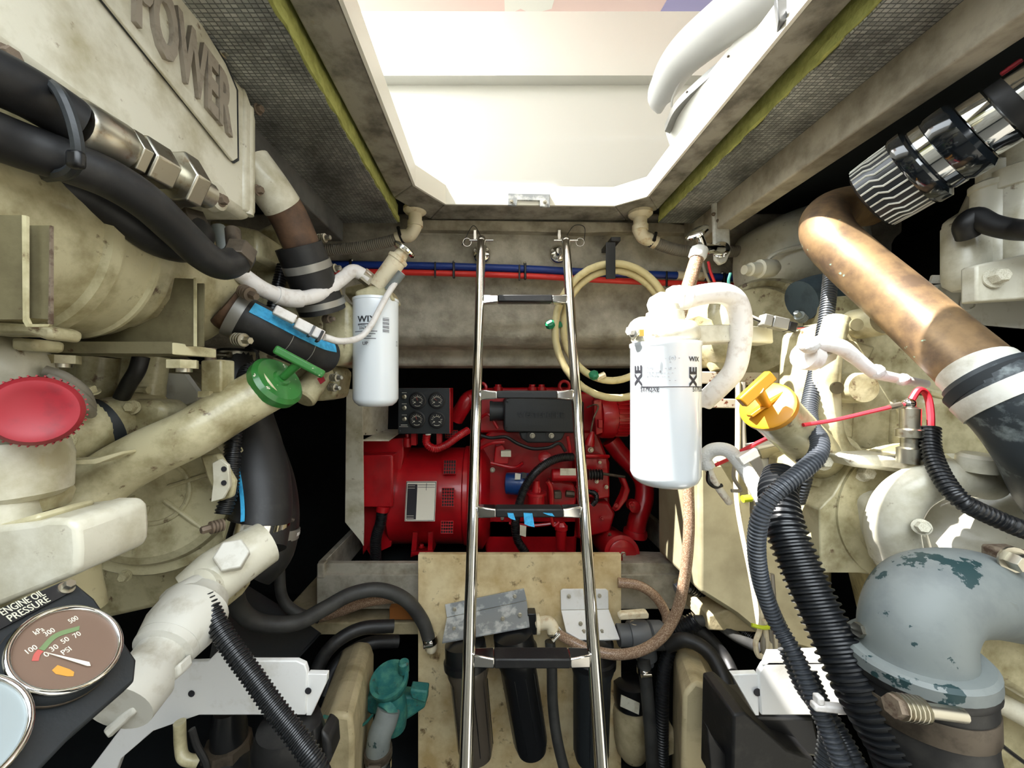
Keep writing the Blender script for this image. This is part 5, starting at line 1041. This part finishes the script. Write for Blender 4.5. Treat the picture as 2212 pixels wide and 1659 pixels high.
# copper pipe
t = thing('copper_exhaust_pipe', 'tarnished copper pipe slanting across the right engine', 'pipe')
cpth = route([(1880, 445, .74), (1820, 450, .71), (1785, 470, .68), (1790, 510, .645), (1840, 562, .61), (1930, 640, .565), (2020, 720, .52), (2110, 800, .475), (2150, 835, .455)])
mk('pipe', MB().tube(cpth, .0365, 34), copper, t)
mk('end_band', MB().tube(route([(2108, 798, .476), (2140, 826, .461)]), .038, 30), silver_paint, t)
t = thing('rubber_coupling', 'patched black rubber coupling on the lower end of the copper pipe', 'hose')
cc = route([(2128, 812, .466), (2175, 850, .45), (2230, 905, .44), (2280, 980, .435), (2310, 1060, .46), (2330, 1110, .53), (2350, 1130, .62)]); mk('sleeve', MB().tube(cc, [.042, .046, .046, .045, .044, .044, .044], 30), M('salt_stained_rubber', (44, 50, 54), .5, dirt=(150, 160, 160), ds=18, lo=.55, hi=.75, bump=.1), t)
clamp(t, P(2148, 832, .459), cc[3] - cc[0], .0455, .012, void_m, False); clamp(t, P(2178, 854, .45), cc[8] - cc[4], .048, .02, silver_paint, False)
# strainer hose top right
t = thing('cooling_hose_end', 'ribbed hose end with chrome bands at the upper right', 'hose')
a, c = P(1878, 432, .60), P(2250, 190, .46); ax = (c - a).normalized()
mk('ribbed_end', MB().lathe(a, ax, [(.045, 0), (.052, .004), (.053, .05)], 44), black_plastic, t)
u, v, _ = frame(ax)
for k in range(30):
    an = 2 * math.pi * k / 30; e = u * math.cos(an) + v * math.sin(an); e2 = u * math.cos(an + .12) + v * math.sin(an + .12); mk('rib', MB().tube([a + ax * .004 + e * .0515, a + ax * .02 + e * .0525, a + ax * .028 + e2 * .053, a + ax * .05 + e2 * .053], .0016, 5), silver_paint, t)
mk('black_collar', MB().lathe(a + ax * .05, ax, [(.055, 0), (.058, .004), (.058, .016), (.05, .02), (.05, .036), (.053, .04), (.053, .058), (.046, .064)], 44), M('glossy_black_plastic', (20, 24, 28), .12, coat=.6), t)
mk('steel_band', MB().lathe(a + ax * .072, ax, [(.051, 0), (.051, .012)], 40), chrome, t)
mk('steel_band', MB().lathe(a + ax * .115, ax, [(.042, 0), (.0425, .002), (.0425, .022), (.040, .024)], 40), chrome, t)
mk('rubber_sleeve', MB().lathe(a + ax * .138, ax, [(.037, 0), (.038, .003), (.038, .05), (.036, .054)], 36), rubber, t)
mk('steel_band', MB().lathe(a + ax * .155, ax, [(.0395, 0), (.0395, .022)], 36), chrome, t)
mk('rubber_lip', MB().lathe(a + ax * .19, ax, [(.036, 0), (.037, .012), (.03, .014)], 36), rubber, t)
mk('painted_pipe', MB().lathe(a + ax * .196, ax, [(.027, 0), (.028, .2)], 30), silver_paint, t)
for s_, off in ((.168, .04), (.2, .036)): bolt(t, a + ax * s_ + V((-.012, -.01, off)), (-.3, -.3, 1), .012, zinc); mk('red_tag', MB().box(a + ax * (s_ - .022) + V((-.014, -.01, off + .002)), (.018, .006, .005), ax.to_track_quat('X', 'Z').to_matrix()), red_cap, t, bev=.002)
# injector block, far right
mk('pump_canister', MB().lathe(P(2085, 600, .60), (0, 0, 1), [(.014, -.02), (.024, -.01), (.026, 0), (.026, .08), (.022, .086)], 26), cream2, E2); mk('pump_canister', MB().lathe(P(2150, 590, .60), (0, 0, 1), [(.026, 0), (.026, .13), (.028, .132), (.028, .14), (.02, .145), (.02, .17), (.012, .175)], 26), cream2, E2)
mk('pump_canister', MB().lathe(P(2205, 580, .58), (0, 0, 1), [(.028, 0), (.028, .12), (.032, .122), (.032, .15), (.02, .155), (.02, .19)], 26), cream2, E2)
mk('top_casting', MB().slab([(2120, 450), (2160, 425), (2190, 360), (2300, 330), (2520, 330), (2520, 600), (2120, 520)], .62, (0, .06, 0)), cream2, E2, bev=.008)
mk('cover_plate', MB().slab([(2110, 572), (2300, 530), (2480, 500), (2480, 630), (2300, 640), (2110, 652)], .55, (0, .02, 0)), cream2, E2, bev=.003); bolt(E2, P(2146, 601, .548), (-.2, -1, .1), .02, cream2)
mk('upper_block', MB().slab([(2000, 618), (2060, 608), (2300, 590), (2560, 570), (2560, 800), (2140, 810), (2010, 700)], .64, (0, .08, 0)), silver_paint, E2, bev=.006)
for x, y in ((2022, 612), (2082, 600)): bolt(E2, P(x, y, .66), (0, -.3, 1), .018, silver_paint)
for x, y in ((2024, 645), (2092, 656)): mk('bolt_bore', MB().lathe(P(x, y, .638), (0, -1, 0), [(.014, 0), (.014, .003), (.009, .003), (.009, .0005)], 18), silver_paint, E2)
solo('black_hose', px_tube([(2092, 510, .575), (2085, 485, .57), (2105, 468, .565), (2140, 485, .55), (2190, 496, .53), (2260, 500, .5), (2360, 520, .52), (2400, 560, .60)], .0135, 16), rubber, 'black hose over the cream canisters at the right edge', 'hose')
solo('dark_hose', px_tube([(1730, 650, .86), (1780, 635, .86), (1850, 640, .86), (1960, 660, .86)], .045, 24), M('slate_hose', (66, 80, 88), .6, dirt=(44, 54, 60), ds=10), 'thick slate blue hose behind the copper pipe', 'hose')
plug(E2, P(1735, 690, .8), (-.8, -.4, .4), .014, grey_paint)
# ---------------------------------------------------------------- oil filter and head
t = thing('oil_filter', 'large white spin-on oil filter right of the ladder', 'filter')
oc = P(1436, 890, .70); orr = .0595; ot, ob = P(0, 742, .70).z, P(0, 1042, .70).z
mk('canister', MB().lathe((oc.x, oc.y, ob), (0, 0, 1), [(.02, -.004), (.045, -.001), (orr - .005, .006), (orr, .018), (orr, ot - ob - .008), (orr + .0015, ot - ob - .006), (orr + .0015, ot - ob), (orr - .004, ot - ob)], 60), filter_white, t)
def zo(y): return P(0, y, oc.y - orr).z
text_cyl(t, 'printed_type', 'XE', oc, orr, -1.08, zo(832), .024, ink, 1.2, .0008, True); text_cyl(t, 'printed_type', 'XE', oc, orr, .52, zo(834), .022, ink, 1.2, .0008, True)
text_cyl(t, 'printed_brand', 'WIX', oc, orr, -1.02, zo(795) + .02, .014, ink, 1.2, .0004, True) if 0 else None
text_cyl(t, 'printed_brand', 'WIX', oc, orr, .24, zo(780), .0115, ink, 1.05, .0001)
text_cyl(t, 'printed_number', '51792XE', oc, orr, -1.12, zo(846), .0115, ink, .78, .0002); text_cyl(t, 'printed_number', '51792XE', oc, orr, .36, zo(846), .0115, ink, .78)
for s_, y in (('Filter', 796), ('de aceite', 805), ("à l'huile", 813)): text_cyl(t, 'printed_line', s_, oc, orr, -.92, zo(y), .0085, ink_grey, .8)
for s_, y, a in (('- (o) -', 776, -.42), ('-', 784, -.3), ('- o -', 798, -.42), ('-- - -', 808, -.5), ('-- -', 816, -.5), ('-  -', 824, -.32)): text_cyl(t, 'printed_line', s_, oc, orr, a, zo(y), .009, ink_grey, 1.1)
mk('printed_rule', strip([V((oc.x, oc.y, zo(836))), V((oc.x, oc.y, zo(834.5)))], orr, -1.1, .95, .0011, 14, (0, -1, 0)), ink, t)
t = thing('oil_filter_mount', 'cream cast mount with long arm above the large oil filter', 'filter mount')
mk('casting', MB().lathe((oc.x, oc.y, ot + .001), (0, 0, 1), [(.054, 0), (.058, .006), (.058, .022), (.05, .034), (.034, .038), (.032, .055), (.026, .057), (.024, .068)], 40), cream2, t)
mk('arm', MB().slab([(1470, 705, .68), (1560, 700, .70), (1670, 706, .76), (1672, 742, .76), (1590, 738, .72), (1500, 742, .67)], 1, (0, .05, 0)), cream2, t, bev=.004)
mk('side_lobe', MB().ball(P(1388, 712, .70), .026, 20, (1, 1, .9)), cream2, t); bolt(t, P(1368, 714, .68), (-1, -.5, -.2), .016, silver_paint)
mk('web', MB().slab([(1470, 690), (1510, 678), (1540, 690), (1545, 705), (1470, 708)], .76, (0, .03, 0)), cream, t, bev=.004)
mk('warning_tag', MB().slab(rect(1382, 712, 1391, 726), .64, (0, .002, 0)), orange_print, t)
t = thing('oil_line', 'white elbow fitting and bent oil pipe looping behind the oil filter', 'pipe')
mk('elbow_block', MB().slab([(1420, 632), (1430, 629), (1446, 630), (1448, 668), (1420, 670), (1414, 650)], .68, (0, .04, 0)), white_paint, t, bev=.005)
q0, q1 = P(1446, 646, .70), P(1468, 644, .70); mk('hex_nut', hexrod(q0, q1, .025), white_paint, t, bev=.003); mk('collar', MB().cyl(q1, P(1486, 644, .70), .0215, 20), white_paint, t); mk('down_neck', MB().cyl(P(1434, 664, .70), P(1434, 690, .70), .021, 18), cream2, t)
mk('pipe', px_tube([(1480, 645, .70), (1520, 636, .70), (1560, 634, .70), (1588, 650, .705), (1600, 690, .71), (1597, 750, .715), (1585, 800, .72), (1555, 835, .74), (1520, 868, .77)], .0188, 24), white_hose, t)
# shower valve and its hose
t = thing('shower_valve', 'chrome stop valve with ribbed handwheel on a white bracket', 'valve')
mk('bracket', MB().slab([(1540, 432), (1576, 424), (1579, 545), (1570, 566), (1556, 572), (1545, 560)], .98, (0, .012, 0)), silver_paint, t, bev=.004)
for x, y in ((1556, 446), (1541, 463), (1551, 477)): bolt(t, P(x, y, .978), (0, -1, 0), .007, rustbolt, 'screw')
mk('backplate', MB().lathe(P(1557, 540, .975), (-.3, -1, 0), [(.02, 0), (.02, .004), (.012, .008)], 20), chrome, t)
mk('body', px_tube([(1557, 540, .97), (1535, 538, .94), (1515, 536, .93)], .012, 14), chrome, t); mk('stem', MB().cyl(P(1520, 536, .93), P(1511, 512, .92), .009, 12), chrome, t)
wax = (P(1506, 504, .915) - P(1520, 536, .93)).normalized(); wc = P(1508, 508, .92); mk('handwheel', MB().lathe(wc, wax, [(.02, 0), (.027, .004), (.027, .009), (.02, .013)], 12), chrome, t)
t = thing('shower_hose', 'braided shower hose with white nut under the chrome valve', 'hose')
mk('hose', px_tube([(1510, 548, .925), (1500, 575, .92), (1488, 615, .90), (1474, 660, .89), (1462, 700, .9)], .0155, 18), braid, t); mk('nut', MB().lathe(P(1512, 536, .928), P(1504, 562, .922) - P(1512, 536, .928), [(.016, 0), (.02, .004), (.02, .025), (.017, .03)], 10), white_paint, t)
# wires round the pump flange
t = thing('sensor_connector', 'grey two part sensor connector with striped wires by the pump flange', 'connector')
for k in range(3): mk('wire', px_tube([(1590, 655 + k * 3, .74), (1620, 680 + k * 2, .73), (1648, 693 + k * 2, .72)], .0022, 6), (wire_white, wire_grey, tie_black)[k], t)
R_ = (P(1700, 704, .72) - P(1648, 692, .72)).to_track_quat('X', 'Z').to_matrix()
mk('plug_half', MB().box(P(1653, 693, .72), (.016, .02, .022), R_), grey_edge, t, bev=.002); mk('plug_half', MB().box(P(1681, 699, .72), (.03, .018, .022), R_), grey_edge, t, bev=.002); mk('lock_cap', MB().box(P(1706, 707, .72), (.016, .018, .018), R_), tie_black, t, bev=.002)
for k in range(3): mk('wire', px_tube([(1714, 708 + k * 2, .72), (1745, 706 + k, .72), (1770, 700, .71)], .002, 6), (tie_black, wire_red, wire_grey)[k], t)
solo('sensor_wires', px_tube([(1578, 590, .79), (1574, 610, .79), (1582, 640, .79), (1600, 660, .76)], .003, 8), wire_green, 'green sensor wire curling below the cream sensor plug', 'wire')
for k, (m_, n_, x) in enumerate(((wire_red, 'red', 1538), (wire_grey, 'grey', 1526))): solo('hanging_wire', px_tube([(x - 8, 565, .99), (x - 4, 585, .99), (x + 4, 605, 1.0), (x + 12, 622, 1.02)], .0035, 8), m_, n_ + ' wire hanging beneath the shower valve', 'wire')
# rails, tank
t = thing('storage_rail', 'chipped white rail behind the oil filter, upper one', 'rail', 'chipped white rails'); mk('bar', MB().slab([(1490, 802), (1760, 806), (1760, 832), (1490, 828)], .95, (0, .03, 0)), rust_rail, t, bev=.002)
t = thing('storage_rail', 'chipped white rail behind the oil filter, lower one', 'rail', 'chipped white rails'); mk('bar', MB().slab([(1490, 860), (1598, 862), (1598, 882), (1490, 880)], .95, (0, .03, 0)), rust_rail, t, bev=.002)
b = MB().slab([(1510, 1000), (1700, 1000), (1800, 1100), (1800, 1420), (1650, 1380), (1590, 1330), (1512, 1280)], .98, (0, .25, 0)); solo('fuel_tank', b, tank_m, 'beige fuel tank panel behind the black conduits', 'tank', bev=.01)
solo('fuel_tank_upper', MB().slab([(1690, 640), (1800, 660), (1800, 800), (1670, 800)], .98, (.1, .2, 0)), tank_m, 'beige tank wall behind the grey connector', 'tank', bev=.006)
for k, x in enumerate((1594, 1606)): solo('hanging_wire', px_tube([(x, 825, .90), (x, 950, .90), (x - 2 + k * 20, 1080, .88), (x + 30, 1250, .86), (x + 48, 1360, .84)], .006, 8), (pvc, wire_grey)[k], ('pale', 'grey')[k] + ' cable hanging below the pump flange', 'cable')
t = thing('cable_bundle', 'bundle of looped grey cables held by a lime tie', 'cable')
for k in range(4): mk('cable', px_tube([(1640 + k * 9, 1240, .80), (1645 + k * 10, 1340, .80), (1632 + k * 16, 1390, .79), (1640 + k * 14, 1418, .79), (1656 + k * 10, 1400, .79), (1652 + k * 9, 1340, .79)], .0048, 8), wire_grey if k % 2 else pvc, t)
mk('lime_tie', MB().tube(route([(1624, 1350, .785), (1650, 1356, .78), (1678, 1352, .785)]), .004, 8), lime, t)
solo('cable_tie', MB().cyl(P(1604, 1078, .87), P(1622, 1076, .87), .008, 10), lime, 'lime cable tie on the cables below the white loom', 'cable tie')
# amber filler
t = thing('oil_filler', 'cream oil filler neck with amber T-handle cap', 'oil filler')
a, c = P(1770, 985, .64), P(1660, 880, .56); mk('neck', MB().lathe(a, c - a, [(.036, -.03), (.034, .02), (.034, (c - a).length)], 30), cream, t)
ax = (c - a).normalized(); cp_ = mk('cap', MB().lathe(c - ax * .004, ax, [(.036, 0), (.037, .002), (.037, .010), (.034, .012)], 34), amber, t, label='amber cap')
u, v, _ = frame(ax); mk('cap_bar', MB().box(c + ax * .010, (.055, .014, .005), V((.75, -.1, .6)).to_track_quat('X', 'Z').to_matrix()), amber, cp_, bev=.001)
hp_ = P(1633, 840, .525); mk('handle_stem', MB().cyl(c + ax * .008, hp_, .007, 12, .009), amber, cp_); mk('t_handle', MB().box(hp_, (.056, .012, .016), (P(1656, 818, .53) - P(1608, 862, .53)).to_track_quat('X', 'Z').to_matrix()), amber, cp_, bev=.002)
bolt(t, P(1776, 998, .6), (-.2, -1, .2), .018, cream2)
mk('neck_base', MB().lathe(P(1800, 1010, .66), a - c, [(.05, -.04), (.052, .0), (.045, .02)], 26), cream, t)
# white loom
t = thing('wiring_loom', 'white braided loom arching out beside the amber filler', 'cable')
mk('sleeve', px_tube([(1530, 1010, .72), (1522, 990, .72), (1540, 972, .71), (1575, 975, .69), (1610, 1015, .67), (1640, 1065, .65), (1665, 1110, .63)], .0125, 14), silver_tape, t); mk('taped_end', px_tube([(1528, 1005, .72), (1540, 1035, .73), (1560, 1065, .74), (1575, 1085, .75)], .007, 10), wire_white, t)
for l, m_ in (([(1530, 1015, .72), (1530, 1040, .73), (1545, 1052, .73), (1560, 1048, .73)], tie_black), ([(1600, 975, .68), (1640, 955, .66), (1672, 940, .64)], wire_red), ([(1545, 1005, .72), (1580, 990, .72), (1610, 985, .7)], wire_red), ([(1580, 1060, .73), (1600, 1058, .73), (1585, 1030, .74), (1590, 985, .76)], wire_grey)): mk('loose_wire', px_tube(l, .0035, 8), m_, t)
mk('fuse_holder', MB().box(P(1612, 985, .67), (.035, .02, .016), Matrix.Rotation(-.5, 3, 'Y')), white_paint, t, bev=.002)
t = thing('relay_box', 'grey relay box hanging under the amber filler neck', 'relay'); mk('case', MB().slab([(1636, 965), (1690, 955), (1700, 1030), (1662, 1045)], .74, (0, .04, 0)), silver_paint, t, bev=.003); mk('lid', MB().slab([(1640, 972), (1684, 962), (1686, 985), (1646, 992)], .735, (0, .006, 0)), tank_m, t, bev=.002)
# ---------------------------------------------------------------- conduits
solo('ribbed_conduit', MB().ribbed(route([(1688, 1030, .60), (1680, 1070, .57), (1695, 1140, .54), (1735, 1240, .51), (1785, 1350, .48), (1845, 1470, .45), (1915, 1590, .43), (2000, 1730, .41)]), .0255, .0078, .16, 26), black_plastic, 'thickest black ribbed conduit slanting down in front of the right engine', 'conduit', 'black ribbed conduits')
solo('ribbed_conduit', MB().ribbed(route([(1795, 585, .70), (1788, 660, .68), (1776, 740, .66), (1762, 810, .64), (1748, 880, .61), (1752, 920, .58), (1770, 950, .55), (1765, 985, .53), (1730, 1020, .52), (1680, 1060, .515), (1645, 1110, .52), (1634, 1180, .53), (1645, 1260, .54), (1675, 1340, .54), (1715, 1410, .52), (1750, 1490, .50), (1790, 1580, .48), (1840, 1700, .46)]), .0115, .0052, .16, 16), grey_loom, 'long thin ribbed conduit wrapping round the thick one', 'conduit', 'black ribbed conduits')
solo('ribbed_conduit', MB().ribbed(route([(1740, 990, .60), (1735, 1030, .60), (1720, 1080, .62)]), .0125, .0055, .16, 14), black_plastic, 'short ribbed conduit behind the amber filler', 'conduit', 'black ribbed conduits')
solo('ribbed_conduit', MB().ribbed(route([(1700, 1400, .56), (1735, 1480, .54), (1770, 1530, .53), (1790, 1580, .525), (1785, 1640, .52), (1770, 1720, .51)]), .0125, .0055, .16, 14), grey_loom, 'ribbed conduit dropping straight to the bottom edge, left of the silver pair', 'conduit', 'black ribbed conduits')
solo('ribbed_conduit', MB().ribbed(route([(1745, 1450, .54), (1775, 1520, .52), (1812, 1580, .50), (1850, 1650, .48), (1880, 1720, .47)]), .0115, .0052, .16, 14), grey_loom, 'ribbed conduit hugging the thick one at the bottom edge', 'conduit', 'black ribbed conduits')
solo('ribbed_conduit', MB().ribbed(route([(2009, 925, .52), (2012, 975, .51), (2035, 1030, .49), (2075, 1080, .47), (2140, 1115, .46), (2230, 1150, .45), (2330, 1170, .48), (2420, 1170, .58), (2450, 1150, .68)]), .0108, .005, .16, 16), black_plastic, 'ribbed conduit curving over the sunlit pump', 'conduit', 'black ribbed conduits')
t = thing('cable_tie', 'white cable tie binding the conduits above the bottom edge', 'cable tie'); mk('band', MB().box(P(1795, 1528, .46), (.045, .01, .008), Matrix.Rotation(.1, 3, 'Y')), white_hose, t, bev=.002); mk('head', MB().box(P(1768, 1510, .46), (.008, .01, .01)), white_hose, t, bev=.002)
# red wire, sender and white harness on the head
t = thing('pressure_sender', 'small metal pressure sender with red wire on the right engine', 'sender')
mk('body', MB().lathe(P(1966, 1000, .53), (0, 0, 1), [(.014, 0), (.014, .02), (.010, .022), (.010, .034), (.015, .036), (.015, .046), (.011, .048), (.011, .075), (.006, .078), (.006, .085)], 14), zinc, t)
mk('terminal_bolt', MB().ball(P(1963, 872, .53), .008, 10), chrome, t); mk('wire', px_tube([(1735, 918, .54), (1800, 908, .54), (1870, 892, .535), (1930, 878, .53), (1960, 872, .53)], .0028, 8), wire_red, t); mk('wire', px_tube([(1965, 870, .53), (1985, 842, .53), (2003, 855, .53), (2010, 890, .525), (2011, 930, .52)], .004, 8), wire_red, t)
mk('ferrule', MB().cyl(P(1920, 880, .53), P(1945, 874, .53), .0042, 8), zinc, t)
t = thing('wiring_harness', 'white taped harness strung across the right cylinder head', 'cable')
mk('harness', px_tube([(1740, 742, .56), (1775, 742, .555), (1815, 750, .55), (1850, 775, .55), (1890, 805, .55), (1940, 818, .555), (2000, 830, .56)], [.009, .011, .011, .009, .008, .007, .006], 12), white_hose, t)
for x, y, r_ in ((1748, 745, .013), (1892, 803, .011), (1950, 820, .009)): mk('tape_band', MB().ball(P(x, y, .55), r_, 12), silver_tape, t)
mk('hex_union', hexrod(P(1752, 776, .57), P(1785, 756, .58), .018), cream2, t); mk('union_end', MB().cyl(P(1735, 768, .565), P(1756, 772, .57), .02, 14), white_hose, t)
# ---------------------------------------------------------------- lower right
t = thing('mounting_bracket', 'white angle bracket behind the thick conduit, lower right', 'bracket', 'white engine mounting brackets')
mk('plate', MB().slab([(1640, 1455), (1650, 1438), (1660, 1430), (1780, 1430), (1830, 1545), (1645, 1545)], .60, (0, .009, 0)), white_paint, t, bev=.0015)
mk('end_flange', MB().slab([(1582, 1458), (1638, 1456), (1640, 1546), (1632, 1546)], .604, (0, .01, 0)), white_paint, t, bev=.001); mk('top_flange', MB().slab([(1645, 1436, .6), (1790, 1434, .6), (1790, 1405, .68), (1655, 1410, .68)], 1, (0, 0, .006)), white_paint, t)
mk('bolt_hole', MB().lathe(P(1636, 1495, .602), (0, -1, 0), [(.006, 0), (.006, .001)], 14), ink, t)
b = MB().loft([[P(x, y, 1.06) for x, y in ((1455, 1398), (1470, 1392), (1500, 1396), (1550, 1455), (1592, 1540), (1600, 1700), (1450, 1700))], [P(x, y, .8) for x, y in ((1475, 1500), (1500, 1470), (1540, 1485), (1590, 1545), (1620, 1620), (1620, 1900), (1465, 1900))]])
struct('trim_9', b, stringer_m, 'cream fibreglass stringer right of the plywood board', bev=.01)
solo('black_hose', px_tube([(1440, 1395, 1.0), (1480, 1382, .98), (1530, 1408, .95), (1565, 1470, .90), (1580, 1540, .86), (1600, 1600, .84)], .0175, 14), rubber, 'outer of two black hoses arching over the right stringer', 'hose', 'black hoses by the right stringer')
solo('black_hose', px_tube([(1470, 1340, 1.05), (1520, 1368, 1.03), (1565, 1420, 1.0), (1590, 1480, .95), (1605, 1540, .92)], .016, 14), rubber, 'inner of two black hoses arching over the right stringer', 'hose', 'black hoses by the right stringer')
solo('ribbed_conduit', MB().ribbed(route([(1460, 1275, 1.1), (1490, 1268, 1.1), (1530, 1300, 1.08), (1580, 1345, 1.04), (1625, 1380, 1.0)]), .017, .0065, .16, 14), black_plastic, 'ribbed conduit running from the generator tray to the right', 'conduit', 'black ribbed conduits')
solo('ribbed_conduit', MB().ribbed(route([(1445, 1368, 1.04), (1470, 1360, 1.03), (1505, 1340, 1.02)]), .022, .0075, .16, 14), black_plastic, 'stubby ribbed conduit beside the white valve fitting', 'conduit', 'black ribbed conduits')
solo('grey_hose', px_tube([(1500, 1340, 1.03), (1545, 1345, 1.02), (1590, 1375, 1.0), (1640, 1400, .98)], .0135, 12), dusty_rubber, 'grey hose running right from the stubby conduit', 'hose')
t = thing('engine_mount', 'black engine mount foot on the right stringer', 'mount'); mk('foot_plate', MB().slab([(1585, 1545), (1610, 1540), (1700, 1620), (1760, 1640), (1760, 1760), (1580, 1760)], .66, (0, .1, 0)), rubber, t, bev=.004); mk('rubber_block', MB().slab([(1620, 1548), (1760, 1550), (1780, 1640), (1680, 1625)], .70, (0, .08, 0)), housing_black, t, bev=.006); mk('lug', MB().slab([(1528, 1570), (1545, 1600), (1590, 1660), (1600, 1720), (1540, 1720)], .68, (0, .02, 0)), rubber, t, bev=.002)
b = MB().slab([(1530, 1330), (1600, 1310), (1760, 1350), (1760, 1372), (1530, 1362)], 1.0, (0, .25, 0)); struct('trim_10', b, stringer_m, 'peeling cream ledge under the fuel tank', bev=.004)
b = MB().box((.75, .62, .12), (.5, .5, .03)); solo('sump_tray', b, cream2, 'cream drip tray under the right engine catching sunlight', 'tray', bev=.01)

finish()
